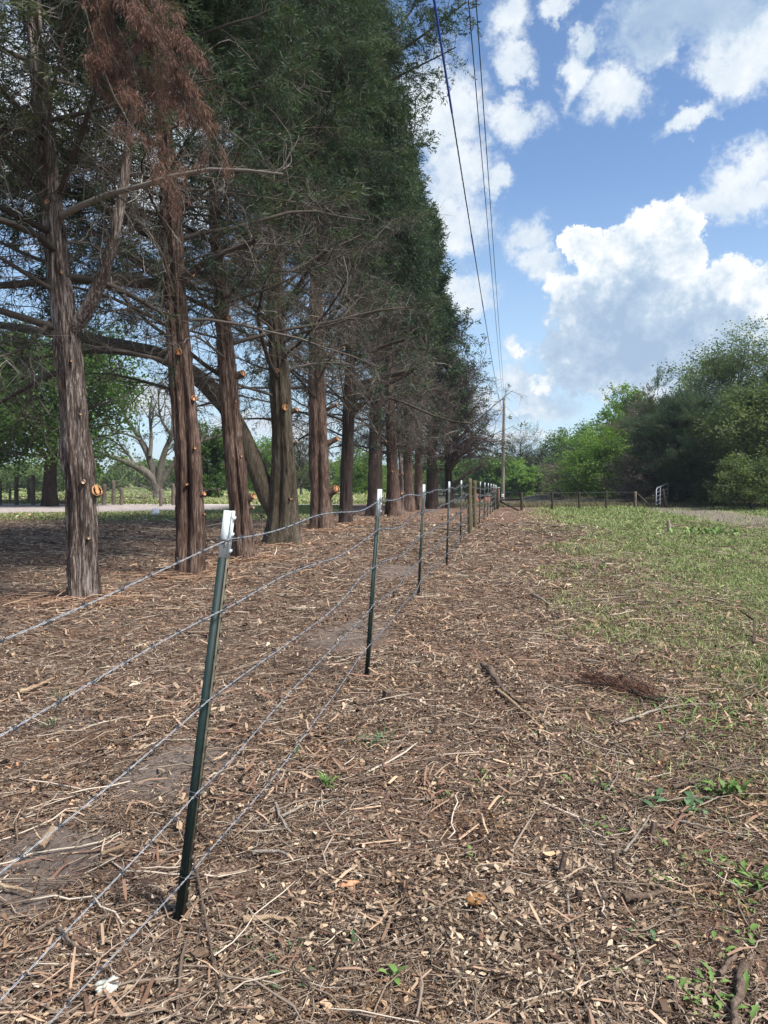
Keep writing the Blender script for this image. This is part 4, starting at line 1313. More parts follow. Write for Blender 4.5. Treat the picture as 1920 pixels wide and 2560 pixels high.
# previous post stands behind the camera; wire heights read where they leave the frame
for k_, (pl, zl) in enumerate(zip([1560, 1790, 2135, 2465, 2700], [0] * 5)):
    Yl = 1.63
    pt = at(0, pl, Yl)
    w1 = np.array(W1[k_]); dv = np.array(pt) - w1
    W0.append(tuple(w1 + dv * 4.0 + np.array([0, 0, 0.0])))
names = ['topmost', 'second', 'middle', 'fourth', 'lowest']
for k_ in range(5):
    kn = [W0[k_], W1[k_], W2[k_], W3[k_], W4[k_], W5[k_], W6[k_], W6b[k_]] + [q[k_] for q in rest]
    r = np.random.default_rng(40 + k_)
    cen = []
    for a_, b_ in zip(kn[:-1], kn[1:]):
        a_ = np.array(a_); b_ = np.array(b_)
        L = np.linalg.norm(b_ - a_)
        near = a_[1] < 12
        m = max(10, int(L / (0.010 if near else 0.04)))
        t = np.linspace(0, 1, m, endpoint=False)[:, None]
        p = a_ + (b_ - a_) * t
        s = t[:, 0]
        amp = 0.016 * min(1, L / 3)
        ph = r.uniform(0, 6, 3)
        wv = amp * (np.sin(s * 9 + ph[0]) - np.sin(ph[0]) * (1 - s) - np.sin(9 + ph[0]) * s)
        p[:, 2] += wv - 4 * 0.028 * s * (1 - s) * (L / 3.6) * r.uniform(0.4, 1.4)
        p[:, 0] += 0.5 * amp * (np.sin(s * 13 + ph[1]) - np.sin(ph[1]) * (1 - s) - np.sin(13 + ph[1]) * s)
        cen.append(p)
    C = np.concatenate(cen)
    sl = np.r_[0, np.cumsum(np.linalg.norm(np.diff(C, axis=0), axis=1))]
    T = nrm(np.gradient(C, axis=0))
    n1 = nrm(np.cross(T, [0, 0, 1.0])); n2 = np.cross(n1, T)
    root = empty('barbed_wire', tuple(C[0]), names[k_] + ' of the five strands of barbed wire along the posts' if names[k_] not in ('second', 'fourth') else names[k_] + ' strand from the top of the barbed wire along the posts', 'barbed wire', 'barbed wire strands of the fence')
    mb = MB()
    thick = 0.00112 + np.clip(C[:, 1] - 2, 0, 40) * 0.00010
    for ph in (0, math.pi):
        an = sl * 2 * math.pi / 0.062 + ph
        off = 0.0017 + np.clip(C[:, 1] - 2, 0, 40) * 0.00004
        Q = C + n1 * (np.cos(an) * off)[:, None] + n2 * (np.sin(an) * off)[:, None]
        tubes(mb, Q[None], thick[None], 5)
    mb.build('twisted_strands', WIRE, root)
    bm_ = MB(); nb = 0
    sB = 0.03
    while sB < sl[-1]:
        i = min(int(np.searchsorted(sl, sB)), len(C) - 2)
        if C[i, 1] < 30:
            c, T_, a1, a2 = C[i], T[i], n1[i], n2[i]
            sc_ = 1 + max(0, C[i, 1] - 2) * 0.05
            rot = r.uniform(0, 6.28)
            for w in range(2):
                ang = rot + w * 1.4 + np.linspace(0, 4 * math.pi, 12)
                rad = 0.0042 * sc_
                P_ = c + np.outer(np.linspace(-0.004, 0.004, 12) + w * 0.004, T_) + np.outer(np.cos(ang) * rad, a1) + np.outer(np.sin(ang) * rad, a2)
                e0 = P_[0] + (np.cos(ang[0] - 1.4) * a1 + np.sin(ang[0] - 1.4) * a2) * 0.014 * sc_ - T_ * 0.004
                e1_ = P_[-1] + (np.cos(ang[-1] + 1.4) * a1 + np.sin(ang[-1] + 1.4) * a2) * 0.014 * sc_ + T_ * 0.004
                P_ = np.concatenate([[e0], P_, [e1_]])
                tubes(bm_, P_[None], np.full((1, 14), 0.0011 * sc_), 4)
            if C[i, 1] > 1.0 and nb < 100:
                nb += 1
                bm_.build('barb', BARB, root); bm_ = MB()
            elif C[i, 1] <= 1.0: bm_ = MB()
        sB += 0.125
    tag(bm_.build('barbs', BARB, root), kind='stuff')

# thin tie wires round the near posts are parts of the posts
for (root, b, ax, Lh, Rm), Wk in ((posts[0], W1), (posts[1], W2), (posts[2], W3)):
    for (x_, y_, z_) in Wk:
        mb = MB()
        c = np.array(b + ax * ((z_ - b.z) / ax.z))
        a = np.linspace(0, 2 * math.pi, 18)
        s_, f_, u_ = np.array(Rm.col[0]), np.array(Rm.col[1]), np.array(ax)
        P_ = c + np.outer(np.cos(a) * 0.032 + 0.004, s_) + np.outer(np.sin(a) * 0.020 + 0.004, f_) + np.outer(np.sin(a) * 0.006, u_)
        tubes(mb, P_[None], np.full((1, 18), 0.0013), 4)
        mb.build('tie_wire', BARB, root)

# ------------------------------------------------------------------ cross fence with H brace and the gate
hb = empty('fence_brace', (gc.x + 0.1, gc.y, -0.1), 'wooden end brace with a level rail and a slanting pole right of the corner post', 'fence brace')
pe = ground_at(1304, 1275)
round_post((pe.x, pe.y, 0), at(1304, 1231, pe.y), 0.065, None, WOODD, name='post', parent=hb)
for nm, a_, b_, rd in (('rail', at(1250, 1250, gc.y), at(1301, 1248, pe.y), 0.050), ('slanting_pole', at(1250, 1254, gc.y), at(1299, 1277, pe.y - 0.6), 0.045)):
    mb = MB(); mb.tube([a_, (a_ + b_) / 2, b_], rd, 10); mb.build(nm, WOODD, hb)
for (px, tpy, bpy2, lab) in ((1381, 1231, 1274, 'dark wooden fence post in the open between the brace and the green shrub'), (1448, 1230, 1272, 'dark wooden fence post in front of the green shrub'), (1516, 1228, 1271, 'dark wooden fence post before the bare brown thicket')):
    q = ground_at(px, bpy2); round_post((q.x, q.y, hz(q.x, q.y)), at(px, tpy, q.y), 0.055, lab, WOODD, 'posts of the cross fence')
q = ground_at(1588, 1271); round_post((q.x, q.y, 0), at(1588, 1229, q.y), 0.08, 'grey round post beside the leaning pole near the gate', WOODG, 'posts of the cross fence')
ga, gb = at(1594, 1235, 43), at(1631, 1271, 41.5)
mb = MB(); mb.tube([ga, (ga + gb) / 2, gb], 0.06, 10); tag(mb.build('leaning_pole', WOODD), 'dark wooden pole leaning down to the right beside the gate', 'pole')
# two strands of plain wire of the cross fence
mb = MB()
for z in (0.85, 0.45):
    mb.tube([(gc.x, gc.y, z), (pe.x, pe.y, z), tuple(ground_at(1381, 1274)[:2]) + (z,), tuple(ground_at(1448, 1272)[:2]) + (z,), tuple(ground_at(1516, 1271)[:2]) + (z,), tuple(ground_at(1588, 1271)[:2]) + (z,)], 0.006, 4)
tag(mb.build('fence_wire', BARB), 'thin wires of the cross fence between the dark posts', 'fence wire')

GALV = simple('galvanised_gate', (0.24, 0.27, 0.30), (0.36, 0.39, 0.42), 0.4, 0.3, scale=10, bump=0)
gt = empty('tube_gate', (at(1640, 1270, 42).x, 42, 0), 'grey metal tube gate standing half open in front of the pine', 'gate')
gl, gr_ = at(1640, 1268, 41.2), at(1669, 1268, 43.5)
zb, zt1, zt2 = 0.12, 0.72, 1.02
def gpt(t, z): return Vector((gl.x + (gr_.x - gl.x) * t, gl.y + (gr_.y - gl.y) * t, z))
mb = MB()
mb.tube([gpt(0, zb), gpt(0, 0.95), gpt(0.06, 1.05), gpt(0.94, 1.30), gpt(1, 1.25), gpt(1, zb)], 0.032, 8); mb.build('frame', GALV, gt)
for z in (0.15, 0.36, 0.60, 0.82):
    mb = MB(); mb.tube([gpt(0, z), gpt(1, z + 0.18)], 0.024, 6); mb.build('rail', GALV, gt)
mb = MB(); mb.tube([gpt(0.33, 0.15), gpt(0.33, 1.1)], 0.026, 6); mb.build('upright', GALV, gt)
q = ground_at(1658, 1268); round_post((q.x, q.y - 0.4, 0), at(1657, 1223, q.y - 0.4), 0.075, 'dark gate post standing in front of the metal tube gate', WOODD)

# ------------------------------------------------------------------ utility pole, lamp and lines
POLE = bark_mat('pole_wood', (0.10, 0.085, 0.065), (0.24, 0.205, 0.165), (0.38, 0.34, 0.28), zs=0.05, sc=16)
PY = 60.0
pb = at(1257, 1268, PY); pt_ = at(1260, 996, PY)
up_ = empty('utility_pole', tuple(pb), 'tall wooden utility pole standing beyond the brick pillar', 'utility pole')
mb = MB(); n = 20
mb.tube([pb + (pt_ - pb) * t for t in np.linspace(-0.05, 1, n)], np.linspace(0.135, 0.10, n), 16); mb.build('pole', POLE, up_)
LAMPM = simple('lamp_metal', (0.22, 0.24, 0.24), (0.38, 0.40, 0.40), 0.5, 0.5, bump=0)
GLASSM = simple('lamp_glass', (0.55, 0.60, 0.58), (0.72, 0.76, 0.72), 0.3, 0, bump=0)
mb = MB(); la = at(1262, 1046, PY); lb = at(1274, 1042, PY)
mb.tube([la, (la * 0.5 + lb * 0.5) + Vector((0, 0, 0.05)), lb], 0.025, 6); arm = mb.build('lamp_arm', LAMPM, up_)
mb = MB(); lc = at(1276, 1040, PY)
mb.tube([lc + Vector((0, 0, z)) for z in (0.17, 0.1, 0.0, -0.03)], [0.03, 0.07, 0.09, 0.16], 14); mb.build('lamp_head', LAMPM, up_)
mb = MB(); mb.tube([lc + Vector((0, 0, z)) for z in (-0.035, -0.12, -0.22, -0.25)], [0.155, 0.16, 0.13, 0.05], 14); mb.build('lamp_glass', GLASSM, up_)
mb = MB()
for (py_, dx) in ((999, 0.0), (1018, 0.0), (1035, 0.0)):
    c = at(1259, py_, PY)
    mb.tube([c + Vector((-0.16, -0.10, 0)), c + Vector((0.13, -0.10, 0))], 0.022, 6)
mb.build('brackets', LAMPM, up_)
mb = MB()
for py_ in (1236, 1240):
    c = at(1257, py_, PY)
    mb.tube([c + Vector((0, 0, -0.03)), c + Vector((0, 0, 0.03))], 0.135, 14)
mb.build('pale_bands', simple('pale_band', (0.55, 0.55, 0.52), (0.7, 0.7, 0.68), 0.6, bump=0), up_)

LINE = simple('line_dark', (0.03, 0.035, 0.045), (0.07, 0.075, 0.09), 0.5, 0.2, bump=0)
LINE_BLUE = simple('line_blue_cover', (0.02, 0.07, 0.42), (0.03, 0.11, 0.60), 0.45, 0, bump=0)


def line3(p0, p1, sag, n=60):
    t = np.linspace(0, 1, n)[:, None]
    p = np.array(p0) + (np.array(p1) - np.array(p0)) * t
    p[:, 2] -= 4 * sag * t[:, 0] * (1 - t[:, 0])
    return p


def fit_line(pole_px, top_px, top_py, Ytop, mid):
    a = at(*pole_px, PY); b = at(top_px, top_py, Ytop)
    return a, a + (b - a) * 1.9


for (ppx, tx, Yt, sag, lab, rad) in (((1257, 998), 1177, 10.5, 0.35, 'thin dark overhead line left of the rightmost one', 0.008), ((1261, 998), 1195, 10.5, 0.35, 'rightmost thin dark overhead line running to the pole top', 0.008)):
    a, b = fit_line(ppx, tx, 0, Yt, 0)
    mb = MB(); mb.tube(line3(a, b, sag), rad, 5)
    tag(mb.build('power_line', LINE), lab, 'overhead line', 'thin overhead lines to the utility pole')
# the heavier twisted service cable with blue sleeves
a, b = fit_line((1254, 1035), 1112, 0, 9.0, 0)
sc_root = empty('service_cable', tuple(a), 'heavier twisted overhead cable with blue covered stretches, left of the thin lines', 'overhead cable')
P_ = line3(a, b, 0.75, 500)
sl = np.r_[0, np.cumsum(np.linalg.norm(np.diff(P_, axis=0), axis=1))]
mb = MB()
for ph in (0, 2.1, 4.2):
    an = sl * 2 * math.pi / 0.9 + ph
    Q = P_ + np.stack([np.cos(an) * 0.006, 0 * an, np.sin(an) * 0.006], -1)
    tubes(mb, Q[None], np.full((1, len(Q)), 0.0058), 5)
mb.build('twisted_cable', LINE, sc_root)
f0 = sl / sl[-1]
for (s0, s1) in ((0.514, 0.60), (0.452, 0.466), (0.40, 0.412)):
    i0, i1 = np.searchsorted(f0, [s0, s1])
    blue = MB(); tubes(blue, P_[None, i0:i1], np.full((1, i1 - i0), 0.0142), 8)
    blue.build('blue_sleeve', LINE_BLUE, sc_root)
mb = MB(); c = at(1233, 975, 45.0)
k0 = int(np.argmin(np.abs(P_[:, 1] - 44)))
cc = P_[k0]
mb.tube([cc + np.array(q) for q in ((0, 0, 0.08), (0.12, 0, -0.3), (0.25, 0, -0.9), (0.05, 0, -1.3), (-0.25, 0, -1.7), (-0.5, 0, -1.8))], 0.012, 5)
mb.build('splice_tail', LINE, sc_root)
# service drops to the left, guy wire to the right
for (p0, p1, lab) in (((1254, 1002, PY), (1000, 1018, 62), 'upper thin wire running left from the pole'), ((1252, 1035, PY), (1000, 1042, 62), 'lower thin wire running left from the pole')):
    mb = MB(); mb.tube(line3(at(*p0), at(*p1), 0.1, 20), 0.012, 5); tag(mb.build('service_wire', LINE), lab, 'wire', 'wires running left from the pole')
gw = empty('guy_wire', tuple(at(1263, 1014, PY)), 'slanting guy wire with a yellow guard, anchored right of the pole', 'guy wire')
ga = at(1263, 1014, PY); gb = at(1504, 1272, 52)
mb = MB(); mb.tube([ga + (gb - ga) * t for t in np.linspace(0, 1, 10)], 0.009, 5); mb.build('wire', LINE, gw)
YEL = simple('yellow_guard', (0.55, 0.52, 0.12), (0.68, 0.64, 0.20), 0.5, bump=0)
mb = MB(); mb.tube([ga + (gb - ga) * t for t in (0.815, 0.9, 0.99)], 0.032, 8); mb.build('guard', YEL, gw)

# ------------------------------------------------------------------ brick wall and pillar, mail boxes
def brick_mat():
    m, t, b = material('red_brick')
    co = t.new('ShaderNodeTexCoord').outputs['Object']
    sp = t.new('ShaderNodeSeparateXYZ'); t.put(sp.inputs[0], co)
    cb = t.new('ShaderNodeCombineXYZ')
    t.put(cb.inputs[0], t.math('ADD', sp.outputs['X'], sp.outputs['Y'])); t.put(cb.inputs[1], sp.outputs['Z'])
    br = t.new('ShaderNodeTexBrick')
    t.put(br.inputs['Vector'], cb.outputs[0])
    br.inputs['Scale'].default_value = 1.0
    br.inputs['Brick Width'].default_value = 0.21
    br.inputs['Row Height'].default_value = 0.075
    br.inputs['Mortar Size'].default_value = 0.006
    br.inputs['Color1'].default_value = (0.25, 0.070, 0.042, 1)
    br.inputs['Color2'].default_value = (0.17, 0.045, 0.030, 1)
    br.inputs['Mortar'].default_value = (0.30, 0.22, 0.18, 1)
    t.l.new(br.outputs[0], b.inputs['Base Color'])
    b.inputs['Roughness'].default_value = 0.9
    return m


BRICK = brick_mat()
CAPM = simple('concrete_cap', (0.30, 0.27, 0.25), (0.45, 0.42, 0.39), 0.9)
BY = 50.0
zg = -0.60
c = at(1240, 1218, BY)
pl = empty('brick_pillar', (c.x, BY, zg), 'square red brick pillar with a pale cap behind the corner post', 'pillar')
mb = MB(); mb.box((c.x, BY, (zg + c.z - 0.06) / 2), (0.42, 0.42, c.z - 0.06 - zg)); mb.build('shaft', BRICK, pl, smooth=False)
mb = MB(); mb.box((c.x, BY, c.z - 0.03), (0.48, 0.48, 0.055)); mb.build('cap', CAPM, pl, smooth=False)
wl = empty('brick_wall', (at(1208, 1240, BY).x, BY, zg), 'low red brick wall behind the far steel posts', 'wall')
xa, xb = at(1187, 1240, BY).x, at(1231, 1240, BY).x - 0.01
zt = at(1200, 1239, BY).z
mb = MB(); mb.box(((xa + 0.26 + xb) / 2, BY, (zg + zt) / 2), (xb - xa - 0.26, 0.24, zt - zg)); mb.build('wall_body', BRICK, wl, smooth=False)
mb = MB(); mb.box(((xa + 0.26 + xb) / 2, BY, zt + 0.025), (xb - xa - 0.262, 0.30, 0.05)); mb.build('coping', CAPM, wl, smooth=False)
mb = MB(); mb.box((xa + 0.12, BY, (zg + zt + 0.12) / 2), (0.26, 0.30, zt + 0.12 - zg)); mb.build('end_pier', BRICK, wl, smooth=False)
BOXM = simple('mailbox_black', (0.010, 0.010, 0.012), (0.03, 0.03, 0.033), 0.4, 0.2, bump=0)
BOXW = simple('mailbox_pale', (0.45, 0.45, 0.45), (0.6, 0.6, 0.6), 0.5, bump=0)


def mailbox(px, py, Y, lab, postm, hw=0.42):
    c = at(px, py, Y)
    z0 = hz(c.x, Y)
    ro = empty('mailbox', (c.x, Y, z0), lab, 'mailbox', 'mailboxes behind the fence')
    mb = MB(); mb.box((c.x, Y, (z0 + c.z) / 2 - 0.06), (0.09, 0.09, c.z - z0 - 0.12)); mb.build('post', postm, ro, smooth=False)
    mb = MB()
    a = np.linspace(0, math.pi, 9)
    prof = np.array([[0.09, -0.1]] + [[0.09 * math.cos(x), 0.03 + 0.09 * math.sin(x)] for x in a] + [[-0.09, -0.1]])
    k = len(prof)
    V = np.concatenate([[[c.x + s, Y + q[0], c.z + q[1]] for q in prof] for s in (-hw / 2, hw / 2)])
    i = np.arange(k)
    mb.add(V, np.stack([i, (i + 1) % k, (i + 1) % k + k, i + k], 1))
    for s in (0, 1):
        cc_ = MB()
        mb.T.append(np.stack([np.full(k - 2, s * k), np.arange(1, k - 1) + s * k, np.arange(2, k) + s * k], 1)); mb.mt.append(np.zeros(k - 2, np.int32))
    mb.build('box', BOXM, ro, smooth=False)
    mb = MB(); mb.box((c.x + 0.05, Y - 0.097, c.z + 0.10), (0.16, 0.008, 0.03)); mb.build('flag', BOXW, ro, smooth=False)


mailbox(1204, 1243, 46, 'black mailbox on a pale post in front of the brick wall', simple('pale_post', (0.42, 0.33, 0.18), (0.55, 0.45, 0.27)))
mailbox(1164, 1240, 46, 'black mailbox left of the round wooden posts', BOXM, 0.22)


# ------------------------------------------------------------------ general trees
def tree(label, x, y, H, R, tr, leaf, n_leaf=14000, lsize=0.22, z0=0.25, seed=1, name='leafy_tree', group=None, bark=None, nprim=34, cat='tree', shape='round',
         up=0.5, grav=-0.03, clump=0.55, lean=0, stems=1, tw=1.0, twm=None, leafy=True, low=0.0, tubek=4, needles=False, base_z=None):
    r = np.random.default_rng(seed)
    zb = hz(x, y) if base_z is None else base_z
    root = empty(name, (x, y, zb), label, cat, group)
    bark = bark or BARK_PALE
    bb = MB(); fb = MB()
    P = np.array([[x + lean * t * H + 0.12 * R * 0.3 * math.sin(t * 5 + seed), y + 0.1 * math.sin(t * 4), zb - 0.1 + t * H * 0.94] for t in np.linspace(0, 1, 14)])
    Rr = tr * (1 - np.linspace(0, 1, 14)) ** 0.8 + 0.02
    mb = MB(); trunk_mesh(mb, P, Rr, seed, nth=20, dz=0.25, flute=0.1, flare=0.3, bark=0.0)
    def cap(Q):
        return Q
    n = nprim
    u = np.sort(r.uniform(0, 1, n))
    z = (z0 + (0.96 - z0) * u)
    az = np.arange(n) * 2.399 + r.uniform(-0.5, 0.5, n)
    st = np.stack([np.interp(z, np.linspace(0, 1, 14), P[:, k]) for k in range(3)], -1)
    if shape == 'round': env = R * np.sqrt(np.clip(1 - ((u - 0.38) / 0.68) ** 2, 0.05, 1))
    elif shape == 'cone': env = R * np.clip(1.05 * (1 - u) ** 0.8, 0.08, 1)
    elif shape == 'spread': env = R * np.clip(1.1 - u * 0.75, 0.2, 1)
    else: env = R * np.clip(0.6 + 0.4 * np.sin(u * 3.0), 0.2, 1) * (1 - u ** 4 * 0.6)
    env = env * r.uniform(0.7, 1.12, n)
    el = r.uniform(0.05, 0.5, n) + up * u
    d = np.stack([np.cos(az) * np.cos(el), np.sin(az) * np.cos(el), np.sin(el)], -1)
    L = env / np.maximum(0.5, np.cos(el))
    prim = cap(polylines(st, d, L, 7, 0.16, grav, r))
    pr = (np.minimum(np.interp(z, np.linspace(0, 1, 14), Rr) * 0.5, 0.01 + 0.018 * L) * tw)[:, None] * np.linspace(1, 0.25, 7)[None]
    tubes(bb, prim, pr, 5, 0.45)
    s_st, s_tg, s_rr, s_t = pick_on(prim, pr, 8, 0.2, 1, r)
    Lp = np.repeat(L, 8)
    sec = cap(polylines(s_st, perp_rot(s_tg, r.uniform(0.4, 1.1, len(s_st)), r), Lp * r.uniform(0.2, 0.42, len(s_st)), 5, 0.2, grav, r))
    sr = (np.minimum(s_rr * 0.6, 0.004 + 0.008 * Lp))[:, None] * np.linspace(1, 0.4, 5)[None]
    tubes(bb, sec, sr, tubek, np.clip(r.normal(0.5, 0.2, len(sec)), 0, 1))
    t_st, t_tg, t_rr, t_t = pick_on(sec, sr, 3, 0.3, 1, r)
    ter = cap(polylines(t_st, perp_rot(t_tg, r.uniform(0.3, 1.0, len(t_st)), r), np.repeat(Lp, 3) * r.uniform(0.08, 0.2, len(t_st)), 4, 0.2, grav, r))
    tubes(bb, ter, (np.full(len(ter), 0.005 + 0.0002 * y) * tw)[:, None] * np.linspace(1, 0.5, 4)[None], 3, np.clip(r.normal(0.55, 0.2, len(ter)), 0, 1))
    zmax = np.percentile(ter[:, -1, 2], 99) - zb
    zs_ = H / zmax
    def squash(m):
        for v in m.V: v[:, 2] = zb + (v[:, 2] - zb) * zs_
    squash(mb); squash(bb)
    mb.build('trunk', bark, root)
    bb.build('branches', twm or (TWIG_DK if needles else TWIG), root)
    if leafy:
        tips = np.concatenate([ter[:, -1], ter[:, 2], sec[:, -1], sec[:, 3]])
        dirs = np.concatenate([nrm(ter[:, -1] - ter[:, 1])] * 2 + [nrm(sec[:, -1] - sec[:, 2])] * 2)
        nz = fbm(tips * (1.6 / max(R, 1)) + seed, 2, seed)
        keep = r.uniform(0, 1, len(tips)) < smooth(0.28, 0.5, nz) + low
        tips, nz, dirs = tips[keep], nz[keep], dirs[keep]
        per = max(1, int(n_leaf / max(1, len(tips))))
        if needles:
            sprays(fb, tips, nrm(dirs + np.array([0, 0, 0.6])), np.full(len(tips), lsize * 1.6), per, 0.10, r, np.clip(nz + r.normal(0, 0.1, len(nz)), 0, 1), spread=0.55)
        else:
            pp = np.repeat(tips, per, 0) + r.normal(0, 1, (len(tips) * per, 3)) * clump * R * 0.16
            rr = np.clip(np.repeat(nz, per) + r.normal(0, 0.14, len(pp)), 0, 1)
            leaves(fb, pp, r.uniform(0.6, 1.25, len(pp)) * lsize, r, rr)
        squash(fb)
        fb.build('crown', leaf, root)
    return root


def T(px, Y):
    return (px - 960) / F * Y


# right hand wood, from the pine outwards
tree('big dark green young pine, wide and low, beside the metal gate', T(1702, 45), 45, 6.7, 2.6, 0.16, LEAF_PINE, 190000, 0.30, 0.05, 71, 'pine_tree', None, BARK_DARK, 80, shape='cone2', up=0.9, needles=True, low=0.5, clump=0.5)
tree('second dark pine merging with the right side of the big one', T(1785, 47.5), 47.5, 6.2, 2.5, 0.15, LEAF_PINE, 110000, 0.30, 0.05, 72, 'pine_tree', None, BARK_DARK, 70, shape='cone2', up=0.9, needles=True, low=0.5)
tree('tall airy broadleaf tree rising over the pines', T(1822, 58), 58, 12.2, 4.2, 0.20, LEAF_OLIVE, 26000, 0.18, 0.42, 174, bark=BARK_DARK, nprim=44, up=0.6, tw=1.4, clump=0.6, low=-0.02, twm=TWIG_DK)
tree('dark pine at the right edge behind the broadleaf trees', T(1930, 56), 56, 9.4, 2.8, 0.18, LEAF_PINE, 40000, 0.30, 0.2, 75, 'pine_tree', bark=BARK_DARK, nprim=50, shape='cone', needles=True, low=0.4, up=0.7)
tree('green broadleaf tree filling the gap right of the pines', T(1875, 50), 50, 7.0, 3.0, 0.14, LEAF_OLIVE, 26000, 0.20, 0.08, 76, bark=BARK_DARK, nprim=50, low=0.4, up=0.6)
tree('leafy tree at the right edge of the picture', T(1915, 41), 41, 6.6, 2.9, 0.12, LEAF_OLIVE, 32000, 0.16, 0.05, 77, bark=BARK_DARK, nprim=60, low=0.4, shape='column', up=0.5)
tree('low leafy bush at the foot of the trees at the right edge', T(1880, 38), 38, 2.6, 1.9, 0.05, LEAF_OLIVE, 14000, 0.12, 0.04, 78, 'bush', bark=BARK_DARK, nprim=36, low=0.3, cat='bush', up=0.5)
tree('small olive green shrub beneath the second pine', T(1790, 42.5), 42.5, 1.5, 1.5, 0.04, LEAF_OLIVE, 7000, 0.10, 0.04, 79, 'bush', bark=BARK_DARK, nprim=26, low=0.2, cat='bush', up=0.5)
tree('bare brown budding tree left of the big pine', T(1605, 52), 52, 7.2, 2.0, 0.10, LEAF_BUD, 9000, 0.10, 0.06, 80, bark=BARK_PALE, nprim=90, shape='column', twm=TWIG_P, low=0.4, up=0.9, tw=1.3)
tree('bare grey brown thicket between the gate and the green shrub', T(1585, 45.5), 45.5, 3.0, 1.7, 0.06, LEAF_BUD, 9000, 0.10, 0.03, 81, 'bush', bark=BARK_PALE, nprim=80, shape='column', twm=TWIG_P, low=0.4, cat='bush', up=0.7, tw=1.3)
tree('taller bare budding tree top behind the pine', T(1640, 62), 62, 8.4, 1.9, 0.12, LEAF_BUD, 6000, 0.12, 0.3, 82, bark=BARK_PALE, nprim=60, twm=TWIG_P, low=0.3, up=0.9, tw=1.4)
tree('slim bright green tree rising left of the bare brown tree', T(1562, 58), 58, 8.6, 2.2, 0.10, LEAF_BRIGHT, 11000, 0.20, 0.15, 83, bark=BARK_PALE, nprim=36, up=0.8, low=0.1, shape='column')
tree('bright yellow green spreading shrub tree in the middle distance', T(1500, 54), 54, 4.6, 3.0, 0.10, LEAF_BRIGHT, 26000, 0.16, 0.05, 84, 'bush', bark=BARK_PALE, nprim=50, low=0.4, cat='bush', up=0.6)
tree('second spring green tree stepping up behind the yellow green shrub', T(1535, 57), 57, 6.2, 2.6, 0.10, LEAF_BRIGHT, 20000, 0.18, 0.1, 85, bark=BARK_PALE, nprim=44, low=0.3, up=0.7)
tree('dark green tree behind the yellow green shrub, near the guy wire', T(1432, 75), 75, 6.6, 3.0, 0.12, LEAF_MID, 18000, 0.22, 0.1, 86, bark=BARK_DARK, nprim=44, up=0.8)
tree('dark green tree beside the guy wire, lower and wider', T(1462, 70), 70, 5.0, 3.0, 0.12, LEAF_PINE, 20000, 0.22, 0.05, 87, bark=BARK_DARK, nprim=44, low=0.3, up=0.6)
tree('grey bare misty thicket right of the far pines', T(1405, 66), 66, 3.6, 2.6, 0.05, LEAF_BUD, 7000, 0.10, 0.03, 88, 'bush', bark=BARK_PALE, nprim=80, twm=TWIG_P, low=0.4, cat='bush', up=0.8, shape='column')
tree('lone far pine with an open round top, right of the pole', T(1302, 95), 95, 8.0, 2.9, 0.16, LEAF_PINE, 9000, 0.36, 0.5, 89, 'pine_tree', bark=BARK_DARK, nprim=34, needles=True, up=0.5, shape='round')
tree('smaller far pine, second right of the pole', T(1355, 95), 95, 5.6, 1.9, 0.12, LEAF_PINE, 8000, 0.32, 0.35, 90, 'pine_tree', bark=BARK_DARK, nprim=30, needles=True, up=0.5, shape='cone')
# belt of trees behind the cross fence
rr_ = random.Random(4)
belt = [(1110, 110, 6.4, 0), (1150, 105, 5.4, 2), (1185, 98, 5.2, 0), (1215, 92, 5.6, 1), (1245, 90, 5.8, 1), (1275, 88, 4.8, 0), (1325, 100, 5.4, 2), (1340, 84, 3.4, 0), (1380, 98, 5.0, 1), (1410, 105, 5.6, 2), (1300, 82, 2.8, 0)]
kinds = [(LEAF_BRIGHT, 'spring green'), (LEAF_MID, 'darker green'), (LEAF_OLIVE, 'olive green')]
place = ['far left of the pole, seen past the last cedars', 'left of the brick wall', 'above the brick wall', 'above the brick pillar', 'directly behind the pole', 'just right of the pole', 'between the two far pines', 'low under the far pines', 'right of the smaller far pine', 'left of the misty thicket', 'low beside the slanting brace pole']
for k, (px, Y, H, kd) in enumerate(belt):
    tree(kinds[kd][1] + ' distant tree ' + place[k], T(px, Y), Y, H * 0.86, H * 0.55, 0.12, kinds[kd][0], 9000, 0.30, 0.05, 100 + k, 'distant_tree', 'distant trees beyond the cross fence', BARK_DARK, 34, low=0.35, up=0.6)
# left background
tree('large spreading green maple behind the nearest cedar on the left', T(130, 44), 44, 10.0, 4.4, 0.42, LEAF_MID, 34000, 0.20, 0.30, 130, 'maple_tree', bark=BARK_DARK, nprim=50, up=0.4, low=0.0, tw=1.8, clump=0.6)
tree('dense dark green tree between the second and third cedars', T(515, 60), 60, 5.6, 1.9, 0.2, LEAF_MID, 18000, 0.22, 0.06, 131, bark=BARK_DARK, nprim=50, low=0.4, up=0.6)
tree('green tree cut by the left edge of the picture', T(-60, 44), 44, 8.0, 3.4, 0.24, LEAF_MID, 20000, 0.2, 0.36, 132, bark=BARK_DARK, nprim=50, low=0.3, up=0.4)
tree('bare spring tree showing pale twigs between the fourth and fifth cedars', T(750, 75), 75, 6.8, 3.0, 0.12, LEAF_OLIVE, 2600, 0.16, 0.15, 133, bark=BARK_PALE, nprim=50, up=0.9, tw=1.6, twm=TWIG)
tree('bright green rounded tree between the sixth and seventh cedars', T(905, 80), 80, 4.4, 2.6, 0.12, LEAF_BRIGHT, 14000, 0.22, 0.05, 134, bark=BARK_DARK, nprim=40, low=0.4, up=0.6)
tree('dark distant pine above the bright green rounded tree', T(898, 130), 130, 10.0, 3.6, 0.2, LEAF_PINE, 9000, 0.5, 0.3, 135, 'pine_tree', bark=BARK_DARK, nprim=34, needles=True, up=0.6)
